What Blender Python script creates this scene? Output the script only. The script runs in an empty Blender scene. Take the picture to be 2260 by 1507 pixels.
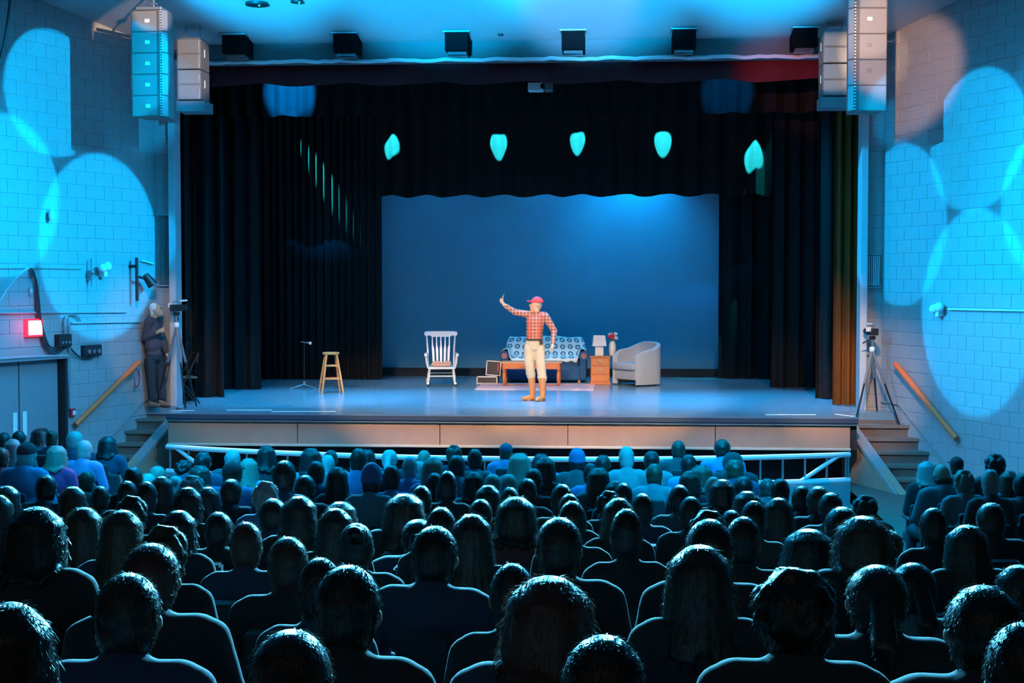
import bpy, bmesh, math, random
import numpy as np
from mathutils import Vector, Matrix, Euler
random.seed(7)
SC = bpy.context.scene
COL = SC.collection
R = math.radians
V = Vector

# ------------------------------------------------------------------ camera
FPX, W, H = 3200.0, 2260.0, 1507.0
YAW, PIT = R(4.02), R(2.389)
CAM = np.array([1.53, -22.1, 3.12])
cd = bpy.data.cameras.new('camera'); cam = bpy.data.objects.new('camera', cd); COL.objects.link(cam)
cd.sensor_width = 36; cd.lens = FPX / W * 36; cd.clip_end = 200
cam.location = CAM; cam.rotation_euler = (math.pi / 2 - PIT, 0, YAW)
SC.camera = cam
FW = np.array([-math.sin(YAW) * math.cos(PIT), math.cos(YAW) * math.cos(PIT), -math.sin(PIT)])
RT = np.array([math.cos(YAW), math.sin(YAW), 0.0]); UP = np.cross(RT, FW)
def ray(x, y): return FW + RT * (x - W / 2) / FPX - UP * (y - H / 2) / FPX
def onY(x, y, Y):
    r = ray(x, y); return V(CAM + r * ((Y - CAM[1]) / r[1]))
def onZ(x, y, z):
    r = ray(x, y); return V(CAM + r * ((z - CAM[2]) / r[2]))

# ------------------------------------------------------------------ view, world
SC.view_settings.view_transform = 'Standard'; SC.view_settings.look = 'None'
SC.view_settings.gamma = 1; SC.view_settings.use_curve_mapping = False
SC.view_settings.exposure = 0.0
wd = bpy.data.worlds.new('world'); SC.world = wd; wd.use_nodes = True
wd.node_tree.nodes['Background'].inputs[0].default_value = (0.5, 0.55, 0.6, 1)
wd.node_tree.nodes['Background'].inputs[1].default_value = 0.012

# ------------------------------------------------------------------ hall geometry
SZ = 1.05                                    # stage floor height
PY = 1.5                                     # proscenium plane
AW = R(21.7)                                 # splay of the side walls
CL, CR = V((-6.05, PY, 0)), V((5.82, PY, 0))
DL, DR = V((-math.sin(AW), -math.cos(AW), 0)), V((math.sin(AW), -math.cos(AW), 0))
NL, NR = V((math.cos(AW), -math.sin(AW), 0)), V((-math.cos(AW), -math.sin(AW), 0))
def LW(s, z, n=0.0): return CL + DL * s + NL * n + V((0, 0, z))
def RW(s, z, n=0.0): return CR + DR * s + NR * n + V((0, 0, z))
def onL(x, y, n=0.0):
    r = V(ray(x, y)); c = V(CAM); p0 = CL + NL * n
    return c + r * ((p0 - c).dot(NL) / r.dot(NL))
def onR(x, y, n=0.0):
    r = V(ray(x, y)); c = V(CAM); p0 = CR + NR * n
    return c + r * ((p0 - c).dot(NR) / r.dot(NR))
def ceilz(Y): return 7.0 + .12 * (PY - max(Y, -4.0))

# ------------------------------------------------------------------ lights
BLUE = (0.0, .44, 1.0); TEAL = (0.02, .75, .8); WARM = (1.0, .70, .42); DEEP = (0.0, .32, 1.0); CYCB = (0.0, .47, 1.0)
def spot(name, loc, to, power, half, col, blend=.1, rad=.05):
    l = bpy.data.lights.new(name, 'SPOT'); o = bpy.data.objects.new(name, l); COL.objects.link(o)
    l.energy = power; l.spot_size = 2 * half; l.spot_blend = blend; l.color = col; l.shadow_soft_size = rad
    o.location = loc; d = V(to) - V(loc); o.rotation_euler = d.to_track_quat('-Z', 'Y').to_euler(); return o
def area(name, loc, to, power, sx, sy, col):
    l = bpy.data.lights.new(name, 'AREA'); o = bpy.data.objects.new(name, l); COL.objects.link(o)
    l.shape = 'RECTANGLE'; l.size = sx; l.size_y = sy; l.energy = power; l.color = col
    o.location = loc; d = V(to) - V(loc); o.rotation_euler = d.to_track_quat('-Z', 'Y').to_euler(); return o
# round pools of blue on the two side walls, thrown from the lighting bars under the ceiling
for wall, nrm, s, z, rad, throw, k in ((LW, NL, 2.36, 5.95, .97, 8.5, 1.1), (LW, NL, 3.35, 4.4, 1.15, 8.5, 1.05), (LW, NL, 1.32, 3.73, 1.40, 9.0, 1.05),
                                       (RW, NR, 2.48, 5.15, 1.03, 8.5, 1), (RW, NR, 2.45, 2.76, 1.36, 8.5, 1), (RW, NR, .55, 4.05, 1.22, 8.5, .8), (RW, NR, 3.95, 4.2, .95, 8.5, 1)):
    c = wall(s, z); p = c + nrm * throw; p.z = 7.15 if p.y > -4.5 else 7.3
    if z > 5: p.y -= 3.2 if wall is LW else 6.2
    d = (p - c).length
    spot('wall_pool_spot', p, c, 88 * k * d * d, math.atan(rad / d), BLUE, .10, .03)
# blue house wash from bars near the front of the hall
for sx in (-1, 1):
    area('house_wash', (sx * 3.2, -2.6, 7.25), (sx * 3.6, -11, 1.0), 1100, 4.0, .5, BLUE)
    spot('wall_wash', (-sx * 3.5, -9, 7.2), LW(2.4, 1.6) if sx < 0 else RW(2.4, 1.6), 4200, R(20), BLUE, .9, .15)
    spot('audience_backlight', (sx * 3.6, 0.6, 6.9), (sx * 1.2, -16.5, 1.8), 62000, R(13), (.12, .66, 1.0), .8, .10)
    spot('front_row_wash', (sx * 3.0, -12.5, 7.4), (sx * 2.6, -5.2, .6), 10500, R(17), BLUE, .8, .2)
for x in (-3.3, -1.1, 1.1, 3.3):
    spot('ceiling_wash', (x, -14, 5.2), (x * 1.1, -2.9, 7.9), 60000 if abs(x) < 2 else 85000, R(9.0 if abs(x) < 2 else 7.5), BLUE, .5, .1)
# warm front-of-house light on the stage
for x, tx, pw in ((-4.5, -3.7, 1400), (-1.6, -1.2, 5800), (1.6, 1.1, 6600), (4.5, 3.4, 2900)):
    spot('front_spot', (x, -8, 7.35), (tx, 3.0, .95), pw, R(12.5), WARM, .45, .08)
spot('front_spot', (-4.2, -8, 7.35), (-3.2, 4.2, 1.25), 3600, R(8), WARM, .5, .08)
spot('apron_spot', (3.6, -8.0, 7.35), (5.1, 0.9, 1.5), 3600, R(8), (1, .6, .34), .6, .08)
spot('apron_spot', (-3.0, -8.0, 7.35), (-5.9, 1.3, 2.1), 1500, R(6), WARM, .6, .08)
for x in (-3.6, -1.8, 0, 1.8, 3.6):
    spot('added_rail_spot', (x, -1.4, 7.2), (x, -3.45, .86), 2000, R(9.5), WARM, .5, .05)  # spots added above the pit to warm the railing, no known fixtures
spot('speaker_spot', (-1.0, -13, 6.9), (4.85, .45, 6.45), 7000, R(1.9), WARM, .4, .03)
for sx in (-1, 1):
    spot('side_spill', (-sx * 1.5, -8.5, 7.4), (sx * 6.1, -1.4, 1.2), 650, R(11), WARM, .7, .08)
spot('side_spill', (-1.0, -1.6, 7.2), (-5.0, -6.2, .9), 900, R(7), (1, .5, .4), .8, .08)
spot('ceiling_spill', (1.0, -10.5, 5.4), (1.0, -1.2, 7.3), 2600, R(6), (1, .8, .7), .6, .05)
spot('speaker_spot', (2.6, -13, 6.9), (5.75, -.3, 6.35), 8000, R(4.2), (1, .55, .34), .5, .05)
spot('speaker_spot', (2.6, -13, 6.9), (-5.05, -1.5, 7.0), 15000, R(1.4), WARM, .5, .03)
spot('speaker_spot', (2.6, -13, 6.9), (5.03, -1.5, 6.65), 5000, R(2.4), WARM, .5, .03)
spot('valance_spot', (.5, -13, 5.6), (4.2, 1.8, 6.5), 4500, R(3.2), (1, .3, .3), .9, .05)
spot('speaker_spot', (3.0, -13, 6.9), (-5.1, .25, 6.45), 12000, R(2.2), WARM, .5, .05)
spot('array_wash', (2.0, -13, 6.6), (-5.6, .1, 6.0), 9000, R(3), BLUE, .6, .05)
spot('array_wash', (-1.0, -13, 6.2), (5.4, .1, 5.65), 7000, R(1.6), BLUE, .6, .05)
# stage lights above the proscenium header
for x in (-4.4, -1.5, 1.5, 4.4):
    spot('stage_top_light', (x, 3.0, 8.4), (x * .95, 3.1, SZ), 5600, R(23), BLUE, .9, .1)
for x in (-4.0, -1.3, 1.4, 4.1):
    spot('stage_top_light', (x, 7.0, 8.4), (x * .95, 6.6, SZ), 900, R(22), BLUE, .9, .1)
spot('cyc_light', (2.0, 8.72, 6.3), (1.9, 9.5, 3.9), 500, R(50), CYCB, 1.0, .1)
spot('cyc_light', (0.2, 8.72, 6.6), (.2, 9.5, 3.2), 170, R(50), CYCB, 1.0, .1)
spot('cyc_light', (-2.4, 8.72, 6.6), (-2.2, 9.5, 3.0), 75, R(50), CYCB, 1.0, .1)
area('added_drape_fill', (0, 5.5, 8.6), (0, 6.2, 0), 12, 8, 5, (1, .95, .9))  # dim overhead fill, added to lift the black drapes
area('added_audience_fill', (0.5, -25, 6.5), (0.5, -14, 0), 16, 12, 3, (1, .96, .95))  # unseen fill added behind the seats to lift the dark backs

# ------------------------------------------------------------------ materials
MATS = {}
def mat(name, col, rough=.6, metal=0.0, spec=.5, var=.12, scale=8.0, bump=0.0, sheen=0.0, emit=None, estr=0.0, coat=0.0):
    if name in MATS: return MATS[name]
    m = bpy.data.materials.new(name); m.use_nodes = True; nt = m.node_tree; b = nt.nodes['Principled BSDF']
    b.inputs['Roughness'].default_value = rough; b.inputs['Metallic'].default_value = metal
    b.inputs['Specular IOR Level'].default_value = spec; b.inputs['Coat Weight'].default_value = coat
    if sheen: b.inputs['Sheen Weight'].default_value = sheen
    tc = nt.nodes.new('ShaderNodeTexCoord'); nz = nt.nodes.new('ShaderNodeTexNoise'); nz.inputs['Scale'].default_value = scale; nz.inputs['Detail'].default_value = 4
    nt.links.new(tc.outputs['Object'], nz.inputs['Vector'])
    mx = nt.nodes.new('ShaderNodeMix'); mx.data_type = 'RGBA'
    mx.inputs[6].default_value = tuple(c * (1 - var) for c in col) + (1,); mx.inputs[7].default_value = tuple(min(1, c * (1 + var)) for c in col) + (1,)
    nt.links.new(nz.outputs['Fac'], mx.inputs[0]); nt.links.new(mx.outputs[2], b.inputs['Base Color'])
    if bump:
        bp = nt.nodes.new('ShaderNodeBump'); bp.inputs['Strength'].default_value = bump; bp.inputs['Distance'].default_value = .01
        nt.links.new(nz.outputs['Fac'], bp.inputs['Height']); nt.links.new(bp.outputs['Normal'], b.inputs['Normal'])
    if emit:
        b.inputs['Emission Color'].default_value = tuple(emit) + (1,); b.inputs['Emission Strength'].default_value = estr
    MATS[name] = m; return m
def nodes(m): return m.node_tree, m.node_tree.nodes['Principled BSDF']

BLOCK = mat('painted_block', (.34, .33, .34), .75, var=.10, scale=30, bump=.25)
MORTAR = mat('mortar', (.33, .32, .33), .9, scale=40, bump=.3)
CEIL = mat('ceiling_paint', (.42, .42, .43), .8, var=.06, scale=3)
STAGEF = mat('stage_floor', (.18, .28, .34), .2, var=.06, scale=1.5, spec=.6)
FASCIA = mat('fascia_board', (.40, .23, .16), .7, var=.15, scale=4, bump=.1)
DARKW = mat('dark_paint', (.02, .022, .025), .8)
NAVY = mat('navy_edge', (.03, .05, .08), .5)
BLACKV = mat('black_velour', (.020, .020, .021), .95, spec=.0, var=.2, scale=12)
MAROON = mat('maroon_velour', (.12, .012, .016), .85, spec=.15, var=.25, scale=10)
GOLDV = mat('brown_velour', (.20, .065, .015), .8, spec=.2, var=.3, scale=10)
CYC = mat('cyc_cloth', (.14, .40, .56), .9, var=.05, scale=2)
PALEM = mat('pale_metal', (.62, .50, .50), .45, var=.06)
WHITEM = mat('white_metal', (.75, .75, .75), .4, var=.04)
BLKM = mat('black_metal', (.02, .02, .022), .45, metal=.3)
GREYM = mat('grey_metal', (.30, .31, .33), .4, metal=.6)
STEEL = mat('steel', (.5, .5, .52), .3, metal=.9)
SPKB = mat('speaker_cabinet', (.17, .15, .15), .6, var=.1, bump=.1, scale=60)
SPKG = mat('speaker_grille', (.30, .28, .27), .38, metal=.3, var=.06, scale=90, spec=.7)
ORANGEW = mat('varnished_rail', (.92, .17, .05), .35, var=.14, scale=12, coat=.4)
DOORM = mat('door_paint', (.24, .25, .27), .5, var=.05)
CARPET = mat('aisle_carpet', (.12, .085, .07), .95, var=.3, scale=60)
CONC = mat('pit_concrete', (.10, .11, .12), .9, bump=.2)
TREAD = mat('stair_tread', (.20, .15, .12), .7, var=.2, scale=20)
RISER = mat('stair_riser', (.17, .12, .10), .8, var=.25, scale=25)
WOODN = mat('pine_wood', (.72, .27, .08), .45, var=.18, scale=14)
CHERRY = mat('cherry_wood', (.55, .16, .05), .4, var=.2, scale=14)
WHITEP = mat('white_gloss_paint', (.82, .80, .78), .35, var=.04)
CREAM = mat('cream_ceramic', (.80, .74, .66), .35, var=.03)
GREYFAB = mat('grey_upholstery', (.40, .43, .47), .9, var=.3, scale=120, bump=.3)
BLUEFAB = mat('blue_upholstery', (.02, .09, .22), .9, var=.5, scale=40, bump=.2)
PINKF = mat('pink_rug', (.85, .42, .38), .95, var=.12, scale=50, bump=.2)
PEACHF = mat('peach_cushion', (.75, .36, .24), .9, var=.25, scale=30)
SKIN = mat('skin', (.52, .31, .20), .55, var=.06, scale=20)
BRASS = mat('brass', (.75, .55, .30), .3, metal=.9)
SEATF = mat('seat_fabric', (.022, .026, .032), .85, var=.2, scale=40)
SEATM = mat('seat_metal', (.035, .037, .04), .5)
REDP = mat('red_plastic', (.65, .03, .04), .35)
RUBBER = mat('black_cable', (.03, .035, .04), .5)
TAPEW = mat('white_tape', (.8, .8, .8), .6, var=.03)

# ------------------------------------------------------------------ mesh helpers
class MB:
    def __init__(s): s.v = []; s.f = []
    def add(s, vs, fs):
        o = len(s.v); s.v += [tuple(v) for v in vs]; s.f += [tuple(i + o for i in f) for f in fs]; return s
    def box(s, c, d, rot=None, bev=0.0):
        c = V(c); x, y, z = d[0] / 2, d[1] / 2, d[2] / 2
        if bev:
            b = bmesh.new(); bmesh.ops.create_cube(b, size=1)
            for v in b.verts: v.co = V((v.co.x * d[0], v.co.y * d[1], v.co.z * d[2]))
            bmesh.ops.bevel(b, geom=b.edges[:], offset=bev, segments=2, affect='EDGES', profile=.5)
            b.verts.index_update(); vs = [v.co.copy() for v in b.verts]; fs = [tuple(v.index for v in f.verts) for f in b.faces]; b.free()
        else:
            vs = [V((i * x, j * y, k * z)) for k in (-1, 1) for j in (-1, 1) for i in (-1, 1)]
            fs = [(0, 2, 3, 1), (4, 5, 7, 6), (0, 1, 5, 4), (2, 6, 7, 3), (0, 4, 6, 2), (1, 3, 7, 5)]
        if rot is not None:
            m = Euler(rot).to_matrix(); vs = [m @ v for v in vs]
        return s.add([v + c for v in vs], fs)
    def rod(s, a, b, ra, rb=None, n=10):
        a, b = V(a), V(b); rb = ra if rb is None else rb
        q = (b - a).to_track_quat('Z', 'Y')
        vs = [a + q @ V((math.cos(t) * ra, math.sin(t) * ra, 0)) for t in [2 * math.pi * i / n for i in range(n)]]
        vs += [b + q @ V((math.cos(t) * rb, math.sin(t) * rb, 0)) for t in [2 * math.pi * i / n for i in range(n)]]
        return s.add(vs, [(i, (i + 1) % n, n + (i + 1) % n, n + i) for i in range(n)] + [tuple(range(n - 1, -1, -1)), tuple(range(n, 2 * n))])
    def tube(s, pts, r, n=8):
        pts = [V(p) for p in pts]; rings = []
        for i, p in enumerate(pts):
            t = (pts[min(i + 1, len(pts) - 1)] - pts[max(i - 1, 0)]).normalized(); q = t.to_track_quat('Z', 'Y')
            rr = r[i] if isinstance(r, (list, tuple)) else r
            rings.append([p + q @ V((math.cos(2 * math.pi * k / n) * rr, math.sin(2 * math.pi * k / n) * rr, 0)) for k in range(n)])
        vs = [v for g in rings for v in g]; fs = []
        for i in range(len(pts) - 1):
            for k in range(n): fs.append((i * n + k, i * n + (k + 1) % n, (i + 1) * n + (k + 1) % n, (i + 1) * n + k))
        fs += [tuple(range(n - 1, -1, -1)), tuple(range((len(pts) - 1) * n, len(pts) * n))]
        return s.add(vs, fs)
    def lathe(s, prof, c=(0, 0, 0), n=20, rot=None):
        c = V(c); vs = []; fs = []; m = Euler(rot).to_matrix() if rot is not None else Matrix.Identity(3)
        for r, z in prof:
            for k in range(n): vs.append(c + m @ V((r * math.cos(2 * math.pi * k / n), r * math.sin(2 * math.pi * k / n), z)))
        for i in range(len(prof) - 1):
            for k in range(n): fs.append((i * n + k, i * n + (k + 1) % n, (i + 1) * n + (k + 1) % n, (i + 1) * n + k))
        fs += [tuple(range(n - 1, -1, -1)), tuple(range((len(prof) - 1) * n, len(prof) * n))]
        return s.add(vs, fs)
    def prism(s, poly, a, b, fn=None):
        """poly in 2D, extruded from a to b; fn(x, y, h) -> 3D point (default x, y, h)"""
        fn = fn or (lambda x, y, h: V((x, y, h))); n = len(poly)
        vs = [fn(x, y, a) for x, y in poly] + [fn(x, y, b) for x, y in poly]
        return s.add(vs, [(i, (i + 1) % n, n + (i + 1) % n, n + i) for i in range(n)] + [tuple(range(n - 1, -1, -1)), tuple(range(n, 2 * n))])
    def ball(s, c, rad, n=12, m=8, rot=None):
        c = V(c); rx, ry, rz = rad if isinstance(rad, (tuple, list)) else (rad,) * 3; M = Euler(rot).to_matrix() if rot is not None else Matrix.Identity(3)
        vs = [c + M @ V((0, 0, -rz))]
        for j in range(1, m):
            p = -math.pi / 2 + math.pi * j / m
            for i in range(n):
                t = 2 * math.pi * i / n; vs.append(c + M @ V((rx * math.cos(p) * math.cos(t), ry * math.cos(p) * math.sin(t), rz * math.sin(p))))
        vs.append(c + M @ V((0, 0, rz))); fs = []
        for i in range(n):
            fs.append((0, 1 + (i + 1) % n, 1 + i)); fs.append((len(vs) - 1, 1 + (m - 2) * n + i, 1 + (m - 2) * n + (i + 1) % n))
        for j in range(m - 2):
            for i in range(n): fs.append((1 + j * n + i, 1 + j * n + (i + 1) % n, 1 + (j + 1) * n + (i + 1) % n, 1 + (j + 1) * n + i))
        return s.add(vs, fs)
    def caps(s, a, b, ra, rb):
        s.ball(a, ra); s.ball(b, rb); 
        if (V(b) - V(a)).length > 1e-4: s.rod(a, b, ra * .995, rb * .995, 14)
        return s
    def mesh(s, name, m=None, smooth=False):
        me = bpy.data.meshes.new(name); me.from_pydata(s.v, [], s.f); me.update()
        b = bmesh.new(); b.from_mesh(me); bmesh.ops.recalc_face_normals(b, faces=b.faces[:]); b.to_mesh(me); b.free()
        if smooth:
            for p in me.polygons: p.use_smooth = True
            try: me.set_sharp_from_angle(angle=R(40))
            except Exception: pass
        if m: me.materials.append(m)
        return me
    def build(s, name, m, parent=None, smooth=False):
        return link(name, s.mesh(name, m, smooth), parent)
def link(name, me, parent=None, loc=None):
    o = bpy.data.objects.new(name, me); COL.objects.link(o)
    if parent is not None: o.parent = parent
    if loc is not None: o.location = loc
    return o
def tag(o, label=None, cat=None, group=None, kind=None):
    if label: o['label'] = label
    if cat: o['category'] = cat
    if group: o['group'] = group
    if kind: o['kind'] = kind
    return o
def thing(name, label, cat, loc=(0, 0, 0), rz=0.0, group=None):
    o = bpy.data.objects.new(name, None); COL.objects.link(o); o.location = loc; o.rotation_euler = (0, 0, rz); o.empty_display_size = .1
    return tag(o, label, cat, group)
def struct(o, label=None):
    o['kind'] = 'structure'
    if label: o['label'] = label
    return o
def organic(name, prims, voxel, m, smooth_it=3):
    """fuse tapered limbs and ellipsoids into one continuous surface"""
    mb = MB()
    for p in prims:
        if p[0] == 'c': mb.caps(p[1], p[2], p[3], p[4])
        elif p[0] == 'e': mb.ball(p[1], p[2], 16, 12, p[3] if len(p) > 3 else None)
        elif p[0] == 'b': mb.box(p[1], p[2], p[3] if len(p) > 3 else None)
    me = bpy.data.meshes.new(name); me.from_pydata(mb.v, [], mb.f); me.update()
    b = bmesh.new(); b.from_mesh(me); bmesh.ops.recalc_face_normals(b, faces=b.faces[:]); b.to_mesh(me); b.free()
    o = bpy.data.objects.new(name, me); COL.objects.link(o)
    md = o.modifiers.new('r', 'REMESH'); md.mode = 'VOXEL'; md.voxel_size = voxel; md.use_smooth_shade = True
    if smooth_it:
        sm = o.modifiers.new('s', 'SMOOTH'); sm.factor = .5; sm.iterations = smooth_it
    dg = bpy.context.evaluated_depsgraph_get(); dg.update()
    res = bpy.data.meshes.new_from_object(o.evaluated_get(dg)); res.name = name
    bpy.data.objects.remove(o); bpy.data.meshes.remove(me)
    for p in res.polygons: p.use_smooth = True
    res.materials.clear(); res.materials.append(m)
    return res

# ================================================================== THE SETTING
ROWY = [-3.0 - .9 * k for k in range(19)]
ROWZ = [0, 0, 0, 0, 0.012, 0.053, 0.093, 0.146, 0.24, 0.335, 0.429, 0.524, 0.618, 0.713, 0.807, 0.902, 0.996, 1.091, 1.185]
# arc of the orchestra-pit rail (plan)
def arc_y(x): return -3.78 + .043 * (x - .35) ** 2
ARC = [(x, arc_y(x)) for x in np.linspace(-4.55, 4.6, 33)]
# auditorium floor, one shallow terrace per row
mb = MB()
for k in range(3, 19):
    y0, y1 = ROWY[k] - .45, ROWY[k] + .45
    if k == 18: y0 = -26
    mb.box((0, (y0 + y1) / 2, (ROWZ[k] - 1.5) / 2), (26, y1 - y0, ROWZ[k] + 1.5))
yf = ROWY[3] + .45
mb.prism([(-13, yf), (13, yf), (13, 1.5), (4.72, 1.5), (4.72, ARC[-1][1] - .1)] + [(x, y - .12) for x, y in reversed(ARC)] + [(-4.67, ARC[0][1] - .1), (-4.67, 1.5), (-13, 1.5)], -1.5, 0)
struct(mb.build('floor', CARPET))
struct(MB().box((0, -1.2, -1.0), (11.6, 6.2, .2)).build('floor_pit', CONC))
# ceiling
mb = MB()
mb.prism([(PY, ceilz(PY)), (-4, ceilz(-4)), (-26, ceilz(-4)), (-26, ceilz(-4) + .3), (-4, ceilz(-4) + .3), (PY, ceilz(PY) + .3)], -14, 14, lambda y, z, h: V((h, y, z)))
struct(mb.build('ceiling', CEIL))

# side walls of painted concrete block
CH, BL = .205, .41
def block_mesh(l):
    h, g, d = CH - .008, .005, .007
    x0, x1, z0, z1 = 0.004, l - .004, .004, .004 + h
    i = .003
    vs = [(x0, -.03, z0), (x1, -.03, z0), (x1, -.03, z1), (x0, -.03, z1), (x0 + i, d, z0 + i), (x1 - i, d, z0 + i), (x1 - i, d, z1 - i), (x0 + i, d, z1 - i), (x0, d - i, z0), (x1, d - i, z0), (x1, d - i, z1), (x0, d - i, z1)]
    fs = [(4, 5, 6, 7), (8, 9, 5, 4), (9, 10, 6, 5), (10, 11, 7, 6), (11, 8, 4, 7), (0, 1, 9, 8), (1, 2, 10, 9), (2, 3, 11, 10), (3, 0, 8, 11)]
    return vs, fs
BM = {}
def block_data(l):
    k = round(l, 3)
    if k not in BM:
        BM[k] = MB().add(*block_mesh(l)).mesh('block', BLOCK)
    return BM[k]
def splay_wall(name, origin, xdir, sgn, zoff, hole=None, seen=3.75):
    """local x runs along the wall, local y into the room"""
    ang = math.atan2(xdir.y, xdir.x)
    LEN, HT = 12.0, 8.0
    mb = MB()
    def slab(a, b, z0, z1):
        a, b = (a, b) if sgn > 0 else (-b, -a)
        mb.box(((a + b) / 2, -.15, (z0 + z1) / 2), (b - a, .3, z1 - z0))
    if hole:
        slab(-.3, hole[0], -.5, HT); slab(hole[1], LEN, -.5, HT); slab(hole[0], hole[1], hole[2], HT)
    else: slab(-.3, LEN, -.5, HT)
    w = struct(mb.build(name, MORTAR)); w.location = origin; w.rotation_euler = (0, 0, ang)
    rest = MB(); cand = []
    for r in range(int(HT / CH) + 1):
        z = zoff - CH + r * CH
        s = -BL / 2 if r % 2 else 0.0
        while s < LEN - .5:
            a, b = max(s, 0.0), s + BL
            s += BL
            if hole and z + CH > -.05 and z < hole[2] - .03:
                if a >= hole[0] - .02 and b <= hole[1] + .02: continue
                if a < hole[0] < b: b = hole[0]
                elif a < hole[1] < b: a = hole[1]
                if b - a < .05: continue
            if b - a < .06: continue
            cand.append((a, b, z))
    vis = [c for c in cand if c[0] < seen and c[2] > .05 and c[2] < 7.5 - .0]
    vis.sort(key=lambda c: (c[2] > 7.15, c[2] < .6, c[0] > 3.5, c[2])); vis = vis[:300]; vs = set(vis)
    for c in cand:
        x = c[0] if sgn > 0 else -c[1]
        if c in vs: link('block', block_data(c[1] - c[0]), w, (x, 0, c[2]))
        else:
            v, f = block_mesh(c[1] - c[0]); rest.add([(p[0] + x, p[1], p[2] + c[2]) for p in v], f)
    tag(rest.build('block_field', BLOCK, w), kind='stuff')
    return w
wall_left = splay_wall('wall_left', CL, DL, 1, .09, (2.12, 3.86, 1.98))
wall_right = splay_wall('wall_right', CR, -DR, -1, .065)

# proscenium wall: block piers beside the opening and the header beam
OXL, OXR, OZ = -5.66, 5.44, 6.68
for nm, x0, x1 in (('wall_front_left', CL.x - .25, OXL - .11), ('wall_front_right', OXR + .11, CR.x + .25)):
    w = struct(MB().box(((x0 + x1) / 2, PY + .15, 3.7), (x1 - x0, .3, 8.6)).build(nm, MORTAR))
    lo = (CL.x if x0 < 0 else x0); hi = (x1 if x0 < 0 else CR.x)
    for r in range(36):
        z = .065 + r * CH
        if z > 7.2: break
        o = link('block', block_data(hi - lo), w, (hi, PY, z)); o.rotation_euler = (0, 0, math.pi)
mb = MB()
mb.box((0, PY + .12, 7.1), (14, .24, .84 - .0))
struct(mb.build('wall_header', mat('header_paint', (.11, .12, .13), .8)))
for nm, x0, x1 in (('wall_stage_left', -11, CL.x - .1), ('wall_stage_right', CR.x + .1, 11)):
    struct(MB().box(((x0 + x1) / 2, PY + .4, 4.5), (x1 - x0, .2, 9)).build(nm, DARKW))
# pale frame strips of the opening
for nm, x in (('trim_1', OXL - .055), ('trim_2', OXR + .055)):
    o = MB().box((x, PY - .02, SZ + 2.85), (.11, .34, 5.7), bev=.008).build(nm, mat('frame_paint', (.42, .44, .47), .5)); struct(o)
# ragged bright lip under the header
mb = MB(); N = 90; pr = []
for i in range(N + 1):
    x = OXL + (OXR - OXL) * i / N
    pr.append(V((x, PY - .04 + .012 * math.sin(i * 1.7), OZ + .02 + .008 * math.sin(i * .9) + random.uniform(-.008, .01))))
mb.tube(pr, .032, 6)
struct(mb.build('trim_3', mat('lip_cloth', (.75, .77, .8), .6), smooth=True))

# stage
mb = MB()
AX0, AX1, AY = -5.45, 5.22, .1
mb.prism([(AX0, AY), (AX1, AY), (AX1, 1.04), (6.02, 1.04), (CR.x, PY), (5.7, PY + .3), (10.5, PY + .3), (10.5, 10.8), (-10.5, 10.8), (-10.5, PY + .3), (-5.9, PY + .3), (CL.x, PY), (-6.2, 1.22), (AX0 - .2, 1.22), (AX0, 1.0)], SZ - .12, SZ)
stage = struct(mb.build('floor_stage', STAGEF))
# floor boards are covered by one glossy sheet; worn dull patches come from the gloss map
nt, b = nodes(STAGEF)
tc = nt.nodes.new('ShaderNodeTexCoord'); nz = nt.nodes.new('ShaderNodeTexNoise'); nz.inputs['Scale'].default_value = .9; nz.inputs['Detail'].default_value = 2
mp = nt.nodes.new('ShaderNodeMapping'); mp.inputs['Scale'].default_value = (.8, 1.0, 1)
nt.links.new(tc.outputs['Object'], mp.inputs['Vector']); nt.links.new(mp.outputs['Vector'], nz.inputs['Vector'])
mr = nt.nodes.new('ShaderNodeMapRange'); mr.inputs[3].default_value = .17; mr.inputs[4].default_value = .27
nt.links.new(nz.outputs['Fac'], mr.inputs[0]); nt.links.new(mr.outputs[0], b.inputs['Roughness'])
sf = struct(MB().box(((AX0 + AX1) / 2, AY - .005, SZ - .045), (AX1 - AX0 + .02, .05, .085), bev=.01).build('trim_4', NAVY))
# fascia panels
fr = struct(MB().box(((AX0 + AX1) / 2, AY + .12, .76), (AX1 - AX0, .05, .42)).build('wall_apron', DARKW))
seams = [AX0] + [onY(x, 955, AY).x for x in (655, 970, 1253, 1579)] + [AX1 - .1]
for a, c in zip(seams[:-1], seams[1:]):
    MB().box(((a + c) / 2, AY + .07, .77), (c - a - .012, .05, .41), bev=.004).build('panel', FASCIA, fr)
MB().box(((AX0 + AX1 - .1) / 2, AY + .04, .565), (AX1 - AX0 - .1, .12, .035), bev=.008).build('ledge', mat('pale_wood', (.62, .45, .34), .5), fr)
struct(MB().box((0, .9, -.2), (10.4, .1, 1.5)).build('wall_pit_back', DARKW))
for i, sx in enumerate((-1, 1)):
    struct(MB().box((sx * 4.95 if sx > 0 else -5.0, -1.0, -.45), (.2, 4.0, .9)).build('wall_pit_side', CONC))
# stage house shell
struct(MB().box((0, 11, 4.5), (22, .2, 9)).build('wall_back', DARKW))
for sx in (-1, 1): struct(MB().box((sx * 10.6, 6.2, 4.5), (.2, 9.8, 9)).build('wall_stage_side', DARKW))
struct(MB().box((0, 6.3, 9.1), (22, 9.8, .2)).build('ceiling_stage', DARKW))

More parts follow.
